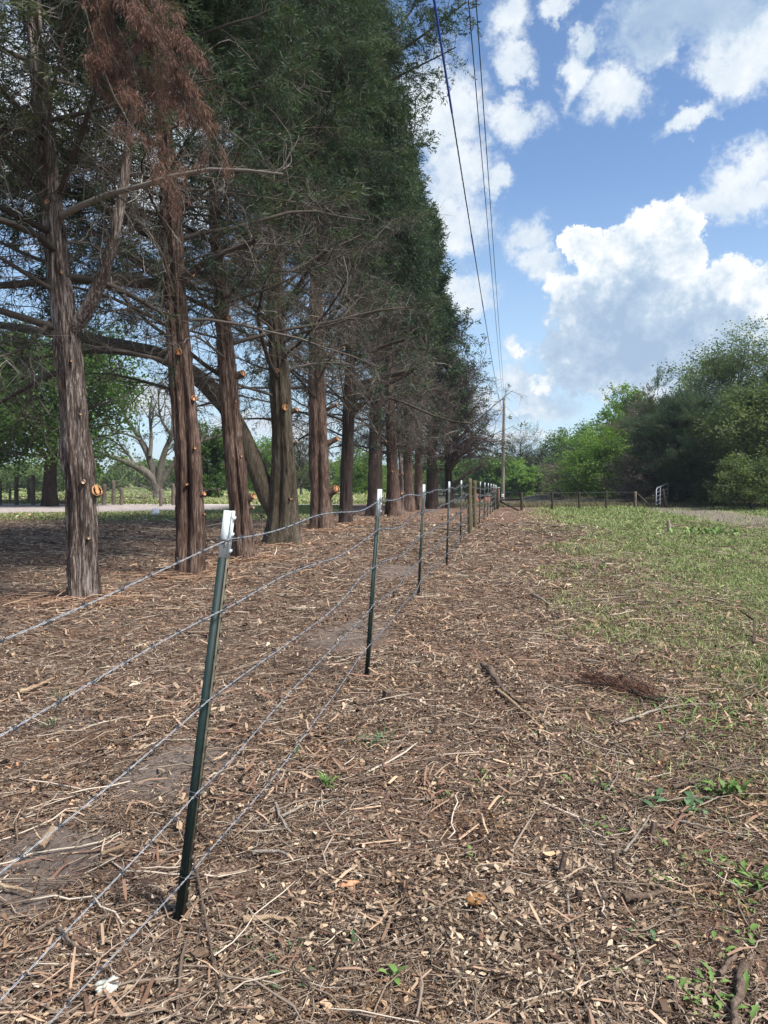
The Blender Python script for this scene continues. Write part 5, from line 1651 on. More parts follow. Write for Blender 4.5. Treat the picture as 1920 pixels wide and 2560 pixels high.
tree('bright green tree behind the leaning limb of the fourth cedar', T(660, 80), 80, 5.8, 3.2, 0.12, LEAF_BRIGHT, 14000, 0.24, 0.05, 136, bark=BARK_DARK, nprim=40, low=0.3, up=0.6)

# open spreading tree with bare forking limbs
def open_tree():
    Y = 55.0
    c = at(398, 1245, Y); zb = hz(c.x, Y)
    root = empty('spreading_tree', (c.x, Y, zb), 'open spreading tree with bare grey forking limbs between the first and second cedars', 'tree')
    r = np.random.default_rng(90)
    LIM = [([(400, 1255), (396, 1215), (385, 1190), (340, 1165), (290, 1145), (250, 1130), (215, 1118)], 0.42, 0.06),
           ([(392, 1215), (385, 1180), (375, 1140), (352, 1100), (325, 1060), (300, 1020), (290, 985)], 0.30, 0.05),
           ([(396, 1215), (400, 1170), (410, 1130), (430, 1090), (440, 1050), (455, 1010)], 0.30, 0.05),
           ([(400, 1215), (415, 1185), (440, 1150), (470, 1120), (510, 1100), (560, 1085)], 0.26, 0.04),
           ([(375, 1140), (380, 1090), (372, 1040), (380, 990)], 0.15, 0.04),
           ([(352, 1100), (320, 1085), (285, 1080), (250, 1060)], 0.10, 0.03),
           ([(430, 1090), (400, 1050), (395, 1000), (400, 960)], 0.12, 0.03),
           ([(340, 1165), (310, 1120), (280, 1100)], 0.12, 0.03)]
    tr = MB()
    pr_, rr_l = [], []
    for k, (pp, r0, r1) in enumerate(LIM):
        dy = r.normal(0, 0.6) if k > 0 else 0
        pts = [np.array(at(px, py, Y + dy * i / len(pp))) for i, (px, py) in enumerate(pp)]
        q = resample(pts, 12)
        trunk_mesh(tr, q, np.linspace(r0, r1, 12), 50 + k, nth=14, dz=0.3, flute=0.08, flare=0.25 if k == 0 else 0, bark=0)
        pr_.append(resample(q, 8)); rr_l.append(np.linspace(r0, r1, 8))
    tr.build('trunk', BARK_PALE, root)
    prim = np.stack(pr_); pr = np.stack(rr_l)
    bb = MB()
    s_st, s_tg, s_rr, _ = pick_on(prim, pr, 13, 0.3, 1, r)
    sd_ = nrm(perp_rot(s_tg, r.uniform(0.4, 1.0, len(s_st)), r) + np.array([0, 0, 0.35]))
    sec = polylines(s_st, sd_, r.uniform(0.8, 2.6, len(s_st)), 6, 0.16, -0.02, r)
    tubes(bb, sec, np.minimum(s_rr * 0.5, 0.045)[:, None] * np.linspace(1, 0.3, 6)[None], 5, 0.6)
    t_st, t_tg, _, _ = pick_on(sec, np.ones(sec.shape[:2]), 6, 0.25, 1, r)
    ter = polylines(t_st, perp_rot(t_tg, r.uniform(0.3, 1.0, len(t_st)), r), r.uniform(0.3, 1.1, len(t_st)), 5, 0.2, 0.0, r)
    tubes(bb, ter, np.full((len(ter), 1), 0.013) * np.linspace(1, 0.5, 5)[None], 3, 0.65)
    bb.build('branches', TWIG, root)
    fb = MB()
    tp = np.repeat(ter[:, -1], 7, 0) + r.normal(0, 0.22, (len(ter) * 7, 3)) * np.array([1, 1, 0.4])
    leaves(fb, tp, r.uniform(0.07, 0.13, len(tp)), r, np.clip(r.normal(0.5, 0.2, len(tp)), 0, 1), up=1.5)
    fb.build('crown', LEAF_OLIVE, root)


open_tree()

# tree line beyond the pasture and the far hill: reads as one mass
def wood_mass(name, label, n, xf, yf, hf, seed, mat, lsz, per=420):
    r = np.random.default_rng(seed)
    mb = MB()
    for k in range(n):
        x = xf(r); y = yf(r); H = hf(r); R = H * r.uniform(0.35, 0.6)
        zb = hz(x, y)
        p = r.normal(0, 1, (per, 3)); p = nrm(p) * (r.uniform(0.55, 1.0, (per, 1)))
        nz = fbm(p * 1.6 + k, 2, k)
        p = p * (0.7 + 0.6 * nz[:, None])
        c = np.array([x, y, zb + H * 0.52])
        pos = c + p * np.array([R, R, H * 0.5])
        leaves(mb, pos, r.uniform(0.7, 1.3, per) * lsz, r, np.clip(0.15 + r.uniform(0, 0.6) + (nz - 0.5), 0, 1))
        tubes(mb, np.array([[[x, y, zb], [x, y, zb + H * 0.5]]]), np.array([[0.15, 0.1]]), 5, 0.0)
    tag(mb.build(name, mat, smooth=False), label, 'woods', kind='stuff')


wood_mass('far_tree_line', 'hazy green tree line beyond the pasture on the left', 150, lambda r: r.uniform(-95, 8), lambda r: r.uniform(135, 165), lambda r: r.uniform(3.0, 6.0), 7, FIELD_TREES, 0.75)
wood_mass('hill_woods', 'spring green woods covering the far low hill', 190, lambda r: r.uniform(10, 130), lambda r: r.uniform(255, 370), lambda r: r.uniform(5, 8.5), 8, FIELD_TREES, 1.2)
wood_mass('right_woods', 'dark woods filling in behind the pines on the right', 46, lambda r: r.uniform(24, 60), lambda r: r.uniform(66, 92), lambda r: r.uniform(4.5, 7.0), 9, LEAF_MID, 0.5, 700)
wood_mass('field_hedge', 'pale green scrub at the far edge of the pasture', 80, lambda r: r.uniform(-80, 2), lambda r: r.uniform(100, 118), lambda r: r.uniform(1.6, 3.6), 10, LEAF_OLIVE, 0.5, 260)

# ------------------------------------------------------------------ left pasture fence
pfx = [(0, 1262, 1203, 0.11), (25, 1258, 1206, 0.09), (41, 1262, 1192, 0.13), (74, 1258, 1195, 0.12), (83, 1262, 1188, 0.12), (107, 1257, 1208, 0.08),
       (260, 1262, 1210, 0.14), (284, 1262, 1201, 0.12), (304, 1262, 1219, 0.11), (402, 1264, 1222, 0.09), (434, 1262, 1210, 0.12)]
pn = ['at the left edge', 'thin and pale, left of the thick grey post', 'thick and grey', 'leaning left beside the tallest post', 'tallest and darkest', 'short, before the maple trunk',
      'thick, just right of the nearest cedar', 'tall, right of the nearest cedar', 'short, with a crooked vine', 'slim, before the spreading tree', 'tall, beside the second cedar']
for (px, bpy3, tpy, rad), nme in zip(pfx, pn):
    q = ground_at(px, bpy3)
    round_post((q.x, q.y, hz(q.x, q.y)), at(px + (-3 if 'leaning' in nme else 0), tpy, q.y), rad, 'pasture fence post ' + nme, WOODG, 'wooden posts of the pasture fence')
mb = MB()
r = np.random.default_rng(3)
for z in (1.35, 1.0, 0.7, 0.4):
    xs_ = np.linspace(-24, -12.0, 30)
    mb.tube(np.stack([xs_, np.full(30, 46.6), z + r.normal(0, 0.03, 30)], -1), 0.008, 4)
tag(mb.build('pasture_wire', BARB), 'sagging wires of the pasture fence on the left', 'fence wire')
# tangle of vines along it
r = np.random.default_rng(31)
n = 260
st = np.stack([r.uniform(-24.5, -12.5, n), r.uniform(46.0, 47.4, n), r.uniform(0.1, 1.3, n)], -1)
d = nrm(r.normal(0, 1, (n, 3)) * np.array([1.3, 0.4, 0.5]))
mb = MB(); tubes(mb, polylines(st, d, r.uniform(0.6, 2.6, n), 8, 0.25, 0.02, r), np.full((n, 8), 0.012), 3, np.clip(r.normal(0.6, 0.2, n), 0, 1))
tag(mb.build('dead_vines', TWIG), 'tangle of grey dead vines hanging on the pasture fence', 'vines', kind='stuff')
# dark rail fence piece further right
rf = empty('rail_fence', (T(535, 57), 57, 0), 'short dark wooden rail with its end post beyond the lane', 'fence')
q = at(547, 1243, 57)
mb = MB(); mb.box((q.x, 57, 0.42), (0.16, 0.16, 1.0)); mb.build('end_post', WOODD, rf, smooth=False)
mb = MB(); xa_, xb_ = T(505, 57), q.x - 0.082
mb.box(((xa_ + xb_) / 2, 57, 0.78), (xb_ - xa_, 0.06, 0.13)); mb.build('rail', WOODD, rf, smooth=False)
mb = MB(); mb.box((xa_ + 0.1, 57.06, 0.4), (0.14, 0.055, 1.0)); mb.build('inner_post', WOODD, rf, smooth=False)

# ------------------------------------------------------------------ things lying on the ground
STICK_PALE = bark_mat('stick_pale', (0.16, 0.13, 0.10), (0.32, 0.27, 0.22), (0.52, 0.47, 0.40), zs=1, sc=40)
STICK_BROWN = bark_mat('stick_brown', (0.05, 0.034, 0.025), (0.17, 0.12, 0.088), (0.34, 0.26, 0.20), zs=1, sc=40)
STICK_TAN = bark_mat('split_wood', (0.24, 0.15, 0.085), (0.42, 0.29, 0.18), (0.62, 0.48, 0.32), zs=1, sc=50)


def stick(pp, rad, label, mat, seed, lift=0.0, taper=0.45, twigs=0, name='fallen_stick', cat='stick'):
    """a stick whose course is read off the photograph and laid on the ground"""
    r = np.random.default_rng(seed)
    pts = []
    for (px, py) in pp:
        g_ = ground_at(px, py)
        pts.append([g_.x, g_.y, hz(g_.x, g_.y) + rad * 0.9 + 0.018])
    q = resample(pts, 14)
    q[:, :2] += r.normal(0, rad * 0.25, (14, 2)); q[:, 2] += lift * np.sin(np.linspace(0, math.pi, 14)) + r.uniform(0, 0.004, 14)
    mb = MB()
    mb.tube(q, rad * np.linspace(1, taper, 14) * r.uniform(0.9, 1.1, 14), 8)
    if twigs:
        s_st, s_tg, s_rr, _ = pick_on(q[None], np.full((1, 14), rad), twigs, 0.3, 1, r)
        dd = perp_rot(s_tg, r.uniform(0.4, 0.9, len(s_st)), r); dd[:, 2] = np.abs(dd[:, 2]) * 0.3
        pl_ = polylines(s_st, nrm(dd), r.uniform(0.08, 0.3, len(s_st)), 5, 0.15, 0.02, r)
        tubes(mb, pl_, np.full((len(pl_), 1), rad * 0.4) * np.linspace(1, 0.5, 5)[None], 4)
    return tag(mb.build(name, mat), label, cat)


STK = [
    ([(1418, 2240), (1425, 2330), (1450, 2430), (1490, 2500), (1525, 2560), (1545, 2600)], 0.0048, 'long thin pale stick curving down to the bottom edge on the right', STICK_PALE, 0),
    ([(1445, 2050), (1470, 2080), (1500, 2110), (1560, 2190)], 0.0035, 'thin grey stick left of the split yellow slat', STICK_PALE, 0),
    ([(1600, 2195), (1655, 2215), (1710, 2232), (1758, 2225)], 0.009, 'split yellow wood slat lying right of the mossy branch', STICK_TAN, 0),
    ([(1560, 2250), (1620, 2245), (1665, 2225)], 0.016, 'short mossy branch piece on the right', STICK_BROWN, 0),
    ([(1640, 2200), (1680, 2260), (1725, 2325)], 0.006, 'brown stick slanting down from the mossy branch', STICK_BROWN, 2),
    ([(1475, 2260), (1520, 2270), (1575, 2290)], 0.006, 'brown twig left of the mossy branch', STICK_BROWN, 0),
    ([(1210, 1672), (1228, 1690), (1240, 1712), (1262, 1742)], 0.028, 'thick gnarled branch with a peeled end, left of the red dead brush', STICK_BROWN, 3),
    ([(1262, 1735), (1300, 1770), (1330, 1745)], 0.012, 'dark branch running on from the gnarled one', STICK_BROWN, 3),
    ([(1240, 1728), (1290, 1775), (1335, 1810), (1362, 1850)], 0.013, 'yellow split branch below the gnarled one', STICK_TAN, 0),
    ([(1540, 1815), (1590, 1795), (1640, 1780), (1720, 1766), (1800, 1768)], 0.010, 'long grey branch under the red dead brush', STICK_PALE, 5),
    ([(1350, 1790), (1450, 1780), (1560, 1768), (1700, 1762)], 0.008, 'long thin branch reaching left under the red dead brush', STICK_BROWN, 4),
    ([(1355, 1800), (1372, 1850), (1373, 1920)], 0.005, 'pale curved stick below the yellow split branch', STICK_PALE, 0),
    ([(1520, 1990), (1545, 1950), (1545, 1910), (1535, 1880)], 0.004, 'thin pale bent twig standing out right of centre', STICK_PALE, 0),
    ([(705, 2050), (740, 2030), (790, 2010), (860, 2005)], 0.006, 'pale forked stick right of the nearest post', STICK_PALE, 2),
    ([(690, 2020), (700, 2050), (725, 2090)], 0.007, 'short arm of sticks right of the nearest post', STICK_PALE, 0),
    ([(630, 2143), (670, 2136), (705, 2140), (722, 2152)], 0.009, 'peeled white stick piece near the nearest post', STICK_PALE, 0),
    ([(520, 2095), (580, 2120), (640, 2165), (710, 2200)], 0.006, 'dark bent twig right of the foot of the nearest post', STICK_BROWN, 2),
    ([(730, 1992), (850, 1998), (990, 2000)], 0.005, 'long straight brown stick crossing the middle ground', STICK_BROWN, 0),
    ([(860, 1968), (940, 1955), (1030, 1930), (1080, 1925)], 0.006, 'brown stick with side twigs right of the green shoot', STICK_BROWN, 3),
    ([(485, 2160), (505, 2260), (530, 2400), (555, 2540)], 0.006, 'long brown cane slanting down from the foot of the nearest post', STICK_BROWN, 0),
    ([(455, 2325), (540, 2345), (640, 2385)], 0.006, 'brown stick starting at the foot of the nearest post', STICK_BROWN, 0),
    ([(615, 2318), (665, 2310), (728, 2316)], 0.012, 'split yellow wood piece lying right of the nearest post', STICK_TAN, 0),
    ([(0, 2218), (50, 2228), (80, 2240)], 0.007, 'tan curved stick at the left edge', STICK_TAN, 0),
    ([(145, 2260), (160, 2215), (240, 2205), (300, 2240)], 0.006, 'looping brown vine left of the nearest post', STICK_BROWN, 0),
    ([(145, 2330), (170, 2365), (210, 2390), (260, 2402)], 0.007, 'brown curved stick below the looping vine', STICK_BROWN, 0),
    ([(48, 1735), (90, 1722), (135, 1702)], 0.018, 'tan split wood slab left under the second wire', STICK_TAN, 0),
    ([(250, 1726), (275, 1738), (295, 1755)], 0.018, 'yellow split wood piece between the wires on the left', STICK_TAN, 0),
    ([(220, 1778), (240, 1780), (262, 1784)], 0.010, 'small yellow wood sliver below the split piece', STICK_TAN, 0),
    ([(155, 1522), (190, 1518), (225, 1510)], 0.016, 'stick lying at the foot of the nearest cedar', STICK_BROWN, 0),
    ([(225, 1508), (260, 1520), (305, 1535)], 0.018, 'branch lying right of the foot of the nearest cedar', STICK_TAN, 2),
    ([(560, 1395), (590, 1402), (625, 1392), (645, 1380)], 0.022, 'curved branch round the foot of the third cedar', STICK_TAN, 2),
    ([(1330, 1487), (1350, 1495), (1372, 1510)], 0.02, 'short grey log on the mulch right of the fence', STICK_PALE, 0),
    ([(1330, 1308), (1360, 1313), (1385, 1318)], 0.03, 'pale stick lying at the edge of the far grass', STICK_PALE, 3),
    ([(1800, 2440), (1830, 2400), (1850, 2370)], 0.010, 'thick brown stick near the right bottom corner', STICK_BROWN, 0),
    ([(1860, 2420), (1845, 2500), (1835, 2580)], 0.016, 'pale bark branch leading to the right bottom corner', STICK_BROWN, 0),
    ([(1690, 2060), (1780, 2080), (1870, 2105)], 0.006, 'straight pale stick at the right under the weeds', STICK_PALE, 0),
    ([(1560, 2125), (1600, 2080), (1628, 2045)], 0.006, 'pale stick slanting up on the right', STICK_PALE, 0),
    ([(1680, 1980), (1750, 1965), (1810, 1940), (1850, 1935)], 0.010, 'dark brown branch below the leafy weed at right', STICK_BROWN, 4),
]
for k, (pp, rad, lab, mt, tg_) in enumerate(STK):
    stick(pp, rad, lab, mt, 300 + k, twigs=tg_)

# more anonymous middling sticks: one loose brush scatter
r = np.random.default_rng(77)
x, y = sample_xy(1300, 1.3, 30, r=r)
k = (r.uniform(0, 1, len(x)) > green_amount(x, y) * 0.75); x, y = x[k], y[k]
mb = MB(); twig_pieces(mb, x, y, r.uniform(0.12, 0.55, len(x)), r.uniform(0.0010, 0.0032, len(x)) + 0.0003 * y, np.clip(r.normal(0.6, 0.22, len(x)), 0, 1), r=r, S=7, k=5, wig=0.10, tilt=0.02, lift=0.03)
tag(mb.build('scattered_brush', TWIG_G), 'loose brush of thin dead branches scattered over the ground', 'brush', kind='stuff')

# red dead cedar sprig brush
def red_brush():
    r = np.random.default_rng(61)
    c = ground_at(1575, 1722)
    root = empty('dead_cedar_sprig', (c.x, c.y, 0), 'rust red dead cedar sprig lying on the grey branches at the edge of the grass', 'dead sprig')
    bb = MB(); fb = MB()
    a_, b_ = ground_at(1655, 1765), ground_at(1500, 1700)
    base = np.array([a_.x, a_.y, 0.03]); d = nrm(np.array([b_.x - a_.x, b_.y - a_.y, 0.03]))
    L = math.hypot(b_.x - a_.x, b_.y - a_.y)
    n = 9
    st = np.repeat(base[None], n, 0) + r.normal(0, 0.02, (n, 3)) * np.array([1, 1, 0.3])
    dd = nrm(d + r.normal(0, 0.22, (n, 3)) * np.array([1, 1, 0.25]))
    p = polylines(st, dd, r.uniform(0.5, 1.05, n) * L, 8, 0.06, 0.0, r)
    p[:, :, 2] = np.maximum(p[:, :, 2], 0.02)
    tubes(bb, p, np.full((n, 8), 0.004), 4, 0.4)
    s_st, s_tg, _, _ = pick_on(p, np.full((n, 8), 0.004), 30, 0.15, 1, r)
    sd_ = perp_rot(s_tg, r.uniform(0.3, 0.8, len(s_st)), r); sd_[:, 2] = np.abs(sd_[:, 2]) * 0.4
    sprays(fb, s_st, nrm(sd_), r.uniform(0.05, 0.12, len(s_st)), 9, 0.13, r, np.clip(r.normal(0.5, 0.2, len(s_st)), 0, 1), spread=0.4)
    bb.build('stems', TWIG, root); fb.build('dead_foliage', RUST, root)


red_brush()

# small lumps, chips and blocks
def lump(name, label, cat, px, py, size, mat, seed, rot=0.0, ang=0.35, parts=24):
    g_ = ground_at(px, py)
    r = np.random.default_rng(seed)
    th = np.linspace(0, 2 * math.pi, parts, endpoint=False); ph = np.linspace(0.02, math.pi - 0.02, 14)
    A, B = np.meshgrid(th, ph)
    d = np.stack([np.sin(B) * np.cos(A), np.sin(B) * np.sin(A), np.cos(B)], -1)
    w = 1 + (fbm(d * 2.2 + seed, 3, seed) - 0.5) * 2 * ang
    V = d * w[..., None] * np.array(size) / 2
    c, s = math.cos(rot), math.sin(rot)
    V = np.stack([V[..., 0] * c - V[..., 1] * s, V[..., 0] * s + V[..., 1] * c, V[..., 2]], -1)
    V = V + np.array([g_.x, g_.y, hz(g_.x, g_.y) + size[2] * 0.42 + 0.014])
    i = np.arange(14 * parts).reshape(14, parts)
    a0, a1 = i[:-1], i[1:]
    mb = MB(); mb.add(V, np.stack([a0, np.roll(a0, -1, 1), np.roll(a1, -1, 1), a1], -1).reshape(-1, 4))
    return tag(mb.build(name, mat), label, cat)


GRAN = simple('orange_granular', (0.26, 0.12, 0.04), (0.52, 0.28, 0.11), 0.9, scale=260, bump=1.0)
lump('orange_fungus', 'oval orange brown grainy lump on dead leaves near the bottom centre', 'fungus', 1190, 2262, (0.078, 0.056, 0.036), GRAN, 3, 0.6, 0.08)
lump('tan_chunk', 'curled orange wood chip lying left of the grainy orange lump', 'wood chip', 872, 2216, (0.072, 0.032, 0.018), simple('orange_chip', (0.40, 0.16, 0.08), (0.60, 0.32, 0.18), 0.8), 5, 0.4, 0.5)
lump('pale_lichen_bark', 'piece of white lichen covered bark near the bottom left', 'bark piece', 268, 2478, (0.05, 0.075, 0.02), simple('white_lichen', (0.42, 0.42, 0.34), (0.66, 0.66, 0.58), 0.95, scale=60, bump=0.6), 8, 0.2, 0.9)
lump('curled_leaf_mass', 'brown curled clump of leaves at the foot of the nearest post', 'leaf clump', 500, 2400, (0.05, 0.04, 0.025), simple('brown_clump', (0.09, 0.055, 0.035), (0.20, 0.14, 0.09), 0.9, scale=60, bump=0.5), 9, 0.2, 0.6)
lump('white_scrap', 'small white scrap on the mulch between the first two cedars', 'litter scrap', 388, 1288, (0.34, 0.2, 0.34), simple('white_plastic', (0.62, 0.64, 0.68), (0.80, 0.81, 0.83), 0.6), 11, 0.2, 0.35)


def chunk(px, py, L, w, h, yaw, tilt, label, mat, endm=None, seed=1, name='wood_chunk', cat='wood chunk', z=0.022):
    """a split block of wood: hewn box with jagged ends"""
    g_ = ground_at(px, py); r = np.random.default_rng(seed)
    n, k = 8, 10
    a = np.arange(k) * 2 * math.pi / k + 0.3
    V = []
    for i in range(n):
        t = i / (n - 1) - 0.5
        rad = np.stack([np.sign(np.cos(a)) * np.abs(np.cos(a)) ** 0.5 * w / 2, np.sign(np.sin(a)) * np.abs(np.sin(a)) ** 0.5 * h / 2], -1) * (1 + r.normal(0, 0.06, (k, 1)))
        jag = r.normal(0, L * 0.03, k) if i in (0, n - 1) else 0
        V.append(np.stack([np.full(k, t * L) + jag, rad[:, 0], rad[:, 1]], -1))
    V = np.array(V)
    M = np.array(Matrix.Rotation(yaw, 3, 'Z') @ Matrix.Rotation(-tilt, 3, 'Y'))
    V = V @ M.T + np.array([g_.x, g_.y, hz(g_.x, g_.y) + z + h / 2 + abs(math.sin(tilt)) * L / 2])
    i = np.arange(n * k).reshape(n, k); a0, a1 = i[:-1], i[1:]
    mb = MB(); mb.add(V, np.stack([a0, np.roll(a0, -1, 1), np.roll(a1, -1, 1), a1], -1).reshape(-1, 4))
    for e in (0, n - 1):
        cidx = mb.n
        mb.add(V[e].mean(0)[None], np.zeros((0, 3), int))
        ii = np.arange(k)
        mb.T.append(np.stack([e * k + ii, e * k + (ii + 1) % k, np.full(k, cidx)], 1)); mb.mt.append(np.ones(k, np.int32))
    return tag(mb.build(name, [mat, endm or CUT_OLD], smooth=False), label, cat)


chunk(120, 2118, 0.085, 0.030, 0.026, 1.15, 0.55, 'short upright split wood chunk with a pale top at lower left', STICK_TAN, seed=2)
chunk(283, 2140, 0.085, 0.014, 0.012, 0.6, 0.1, 'grey brown wood splinter between the fourth wire and the post', STICK_TAN, seed=3, name='wood_splinter', cat='splinter')
chunk(22, 1905, 0.05, 0.03, 0.028, 1.4, 0.9, 'broken wood stub sticking up at the left edge', STICK_BROWN, seed=4)
chunk(452, 2022 + 0, 0.09, 0.010, 0.009, 0.9, 0.1, 'yellow splinter just right of the nearest post', STICK_TAN, seed=6, name='wood_splinter', cat='splinter')
chunk(1425, 2302, 0.035, 0.014, 0.008, 0.1, 0.05, 'small pinkish flat wood chip left of the long pale stick', simple('pink_chip', (0.42, 0.20, 0.12), (0.60, 0.36, 0.24)), seed=7, name='flat_chip', cat='wood chip')
chunk(857, 2022, 0.05, 0.013, 0.010, 2.3, 0.1, 'yellow brown wood splinter in the middle of the foreground', STICK_TAN, seed=8, name='wood_splinter', cat='splinter')


def stump(px, py, rad, h, lean, label, seed, bark=STICK_BROWN, top=CUT_OLD, name='cut_stump'):
    g_ = ground_at(px, py)
    zb = hz(g_.x, g_.y)
    root = empty(name, (g_.x, g_.y, zb), label, 'stump')
    mb = MB()
    pts = np.array([[g_.x + lean[0] * t, g_.y + lean[1] * t, zb - 0.03 + (h + 0.03) * t] for t in np.linspace(0, 1, 7)])
    trunk_mesh(mb, pts, np.full(7, rad), seed, nth=20, dz=h / 8, flute=0.12, flare=0.25, bark=rad * 0.05)
    mb.build('stem', bark, root)
    ring = mb.V[0].reshape(-1, 20, 3)[-1]
    cb = MB(); c = ring.mean(0)
    V = np.concatenate([[c + [0, 0, 0.002]], ring * 1.0 + [0, 0, 0.001]])
    ii = np.arange(20)
    cb.add(V, np.stack([np.zeros(20, int), 1 + ii, 1 + (ii + 1) % 20], 1)); cb.build('cut_top', top, root)


stump(965, 1752, 0.030, 0.075, (0.02, 0.0), 'small broken reddish stump in the middle of the cleared strip', 4, bark=BARK_RED, top=STICK_BROWN)
stump(1003, 2232, 0.008, 0.075, (0.02, -0.01), 'thin cut sapling stub left of the grainy orange lump', 5)
stump(1393, 2190, 0.008, 0.09, (0.035, 0.02), 'thin dark sapling stub leaning right near the long pale stick', 6)
stump(1082, 1838, 0.010, 0.10, (0.03, 0.0), 'thin dark sapling stub beside the green shoot right of centre', 7)
stump(1271, 1995, 0.006, 0.085, (0.0, 0.0), 'upright dark sapling stub left of the seedlings', 8)
stump(1332, 1995, 0.006, 0.11, (0.06, 0.03), 'slanting dark sapling stub right of the upright one', 9)
stump(1625, 2085, 0.010, 0.07, (0.02, 0.01), 'broken grey sapling stub among the sticks at right', 10)
stump(1442, 2250, 0.010, 0.05, (0.01, 0.0), 'short grey stub beside an orange splinter at right', 11)
stump(1540, 2170, 0.006, 0.09, (-0.012, 0.0), 'thin dark twisted stub right of the long pale stick', 12)
stump(1675, 1328, 0.045, 0.34, (-0.06, 0.0), 'pale broken stump standing in the far grass', 13, bark=STICK_PALE, top=CUT_OLD)

# seedlings and weeds
WEED = ramp_attr('weed_leaves', [(0.0, (0.055, 0.11, 0.025)), (0.5, (0.13, 0.22, 0.055)), (1.0, (0.24, 0.34, 0.10))], 0.55, jitter=0.2)
WEED_D = ramp_attr('weed_leaves_blue', [(0.0, (0.035, 0.07, 0.030)), (0.5, (0.075, 0.14, 0.060)), (1.0, (0.16, 0.24, 0.12))], 0.6, jitter=0.2)


def weed(px, py, n, L, w, label, seed, mat=WEED, rise=0.7, spread=0.04, cat='weed', name='weed', lobes=False):
    g_ = ground_at(px, py); r = np.random.default_rng(seed)
    zb = hz(g_.x, g_.y)
    root = empty(name, (g_.x, g_.y, zb), label, cat)
    mb = MB(); sb = mb
    for k in range(n):
        az = k * 2.399 + r.uniform(-0.3, 0.3); el = r.uniform(0.15, 1.0) * rise
        c0 = np.array([g_.x, g_.y, zb + 0.010]) + np.r_[r.normal(0, spread, 2), 0]
        d = np.array([math.cos(az) * math.cos(el), math.sin(az) * math.cos(el), math.sin(el)])
        s = nrm(np.cross(d, [0, 0, 1.0])); u = np.cross(s, d)
        ll = L * 1.05 * r.uniform(0.6, 1.15); ww = w * 1.1 * r.uniform(0.7, 1.2)
        stem = ll * 0.3
        tubes(sb, np.array([[c0, c0 + d * stem * 0.5 + [0, 0, 0.004], c0 + d * stem]]), np.array([[0.0012, 0.001, 0.0008]]), 4, 0.4)
        m = 6
        V, Q = [], []
        for i in range(m):
            t = i / (m - 1)
            wd = ww * 0.5 * (math.sin(math.pi * min(0.98, t * 0.9 + 0.08)) ** 0.8)
            if lobes: wd *= (1.15 if i % 2 else 0.55)
            c = c0 + d * (stem + ll * t) + u * (-(t - 0.3) ** 2 * ll * 0.45)
            V += [c - s * wd + u * wd * 0.35, c, c + s * wd + u * wd * 0.35]
        for i in range(m - 1):
            for j in (0, 1):
                Q.append([i * 3 + j, i * 3 + j + 1, i * 3 + j + 4, i * 3 + j + 3])
        mb.add(np.array(V), Q, np.clip(r.normal(0.5, 0.2), 0, 1))
    mb.build('leaves', mat, root)  # one mesh: the stems are merged in with the leaf blades


weed(815, 1970, 12, 0.06, 0.014, 'bright green narrow leaved shoot right of the nearest post', 1, rise=1.2, spread=0.01)
weed(735, 1898, 4, 0.05, 0.016, 'small green leaf pair above the bright shoot', 2, rise=1.2, spread=0.01)
weed(1090, 2000 - 4, 3, 0.035, 0.018, 'pale green seedling left of the yellow green leaves', 3, spread=0.02)
weed(1215, 1960, 6, 0.035, 0.018, 'scattered yellow green seedlings right of centre', 4, spread=0.06, rise=0.9)
weed(1255, 2005, 4, 0.03, 0.018, 'yellow green leaf pair beside the upright dark stub', 5, spread=0.03)
weed(1175, 2140, 7, 0.022, 0.014, 'tiny clover like seedling below the leaf pair', 6, spread=0.03, rise=0.6)
weed(1815, 1990, 26, 0.07, 0.022, 'large bright green leafy weed at the right edge of the foreground', 7, spread=0.04, rise=1.1, lobes=True)
weed(1900, 2205, 14, 0.075, 0.022, 'bright green lobed weed touching the right edge', 8, spread=0.02, rise=1.0, lobes=True)
weed(1770, 2475, 26, 0.05, 0.016, 'feathery green weed near the right bottom corner', 9, spread=0.045, rise=0.8, lobes=True)
weed(1650, 2185, 8, 0.035, 0.018, 'small green seedling above the mossy branch', 10, spread=0.025, rise=0.7, lobes=True)
weed(1785, 2150, 18, 0.04, 0.016, 'loose patch of green seedlings at right', 11, spread=0.07, rise=0.7, lobes=True)
weed(1720, 2020, 18, 0.07, 0.028, 'grey green wilted leaves below the large leafy weed', 12, mat=WEED_D, spread=0.07, rise=0.35)
weed(1850, 2228, 14, 0.04, 0.018, 'green seedlings beside the lobed weed', 13, spread=0.05, rise=0.6, lobes=True)
weed(1620, 2330, 14, 0.035, 0.014, 'pale green lobed seedlings under the mossy branch', 14, spread=0.05, rise=0.6, mat=WEED_D, lobes=True)
weed(1850, 2345, 12, 0.035, 0.016, 'small round leaved seedlings near the right edge', 15, spread=0.05, rise=0.5)
weed(1455, 1955, 18, 0.035, 0.014, 'green seedling patch right of the slanting dark stub', 16, spread=0.08, rise=0.8)
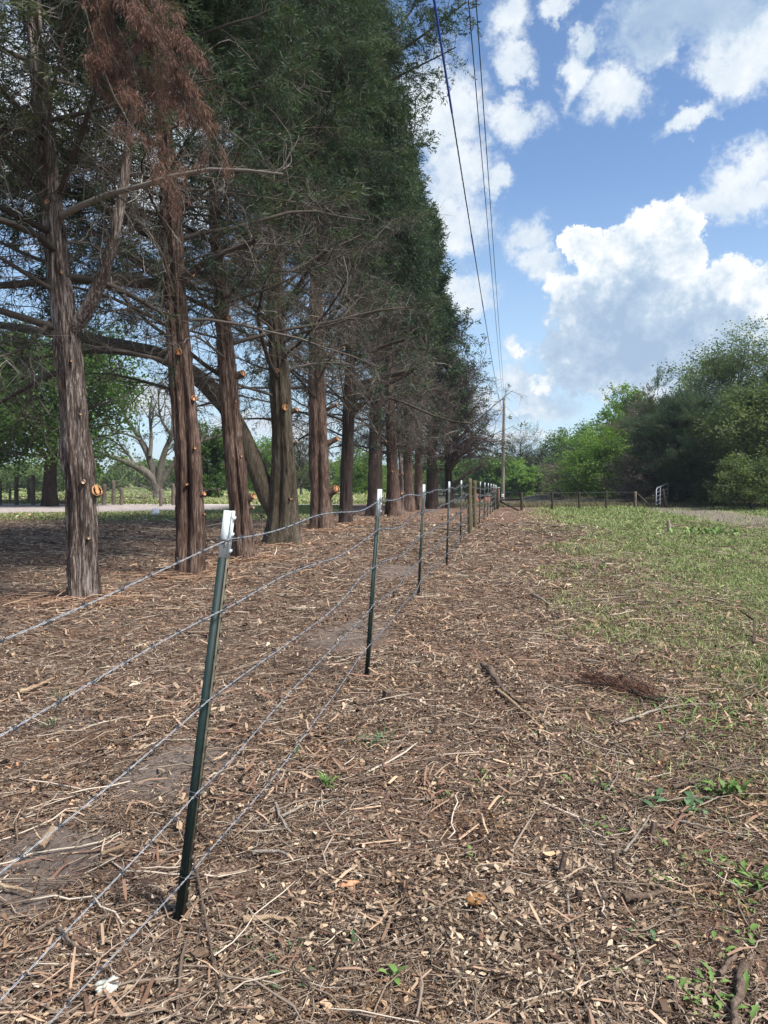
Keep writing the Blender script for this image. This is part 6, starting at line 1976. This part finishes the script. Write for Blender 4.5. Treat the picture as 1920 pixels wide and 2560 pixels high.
weed(1530, 1980, 12, 0.03, 0.016, 'dark green seedlings beside the bent pale twig', 17, spread=0.05, rise=0.6, mat=WEED_D)
weed(975, 2440, 6, 0.035, 0.016, 'green blade shaped leaf cluster at the bottom centre', 18, spread=0.01, rise=1.1)
weed(730, 2400, 22, 0.035, 0.010, 'low green creeping sprigs below the split yellow wood', 19, spread=0.10, rise=0.5, mat=WEED_D)
weed(128, 1806, 26, 0.05, 0.004, 'small dark green grass tuft on the left between the wires', 20, spread=0.02, rise=1.3, mat=WEED_D, name='grass_tuft', cat='grass tuft')
weed(155, 1735, 24, 0.06, 0.004, 'dark green grass wisps above the second wire at left', 21, spread=0.04, rise=1.1, mat=WEED_D, name='grass_tuft', cat='grass tuft')
weed(1545, 2428, 4, 0.02, 0.014, 'single round green seedling near the bottom right', 22, spread=0.006, rise=0.8)
weed(945, 1860, 40, 0.07, 0.006, 'wispy green and brown sprig below the small broken stump', 23, spread=0.05, rise=1.1, mat=WEED_D)
weed(1800, 1800, 60, 0.10, 0.012, 'green weedy clump right of the red dead brush', 24, spread=0.25, rise=0.8)
weed(1465, 1422, 60, 0.12, 0.02, 'light green weedy clump at the edge of the grass', 25, spread=0.3, rise=0.9)
weed(1760, 1335, 90, 0.22, 0.06, 'pale green broad leaved clump in the far grass', 26, spread=0.5, rise=0.9)
weed(1505, 2300 - 240, 10, 0.03, 0.014, 'tiny green leaves on the ground right of the pale stick', 27, spread=0.05, rise=0.5)

# ------------------------------------------------------------------ the air
hzm = bpy.data.materials.new('air')
hzm.use_nodes = True
ht = NT(hzm.node_tree)
ht.n.clear()
pv = ht.new('ShaderNodeVolumePrincipled')
pv.inputs['Color'].default_value = (0.80, 0.88, 1.0, 1)
pv.inputs['Density'].default_value = 0.0004
pv.inputs['Anisotropy'].default_value = 0.2
ho = ht.new('ShaderNodeOutputMaterial')
ht.l.new(pv.outputs[0], ho.inputs['Volume'])
mb = MB(); mb.box((0, 850, 10), (3600, 1900, 28))
hb_ = mb.build('haze', hzm, smooth=False)
tag(hb_, 'thin bluish haze in the air over the far woods', 'haze', kind='stuff')
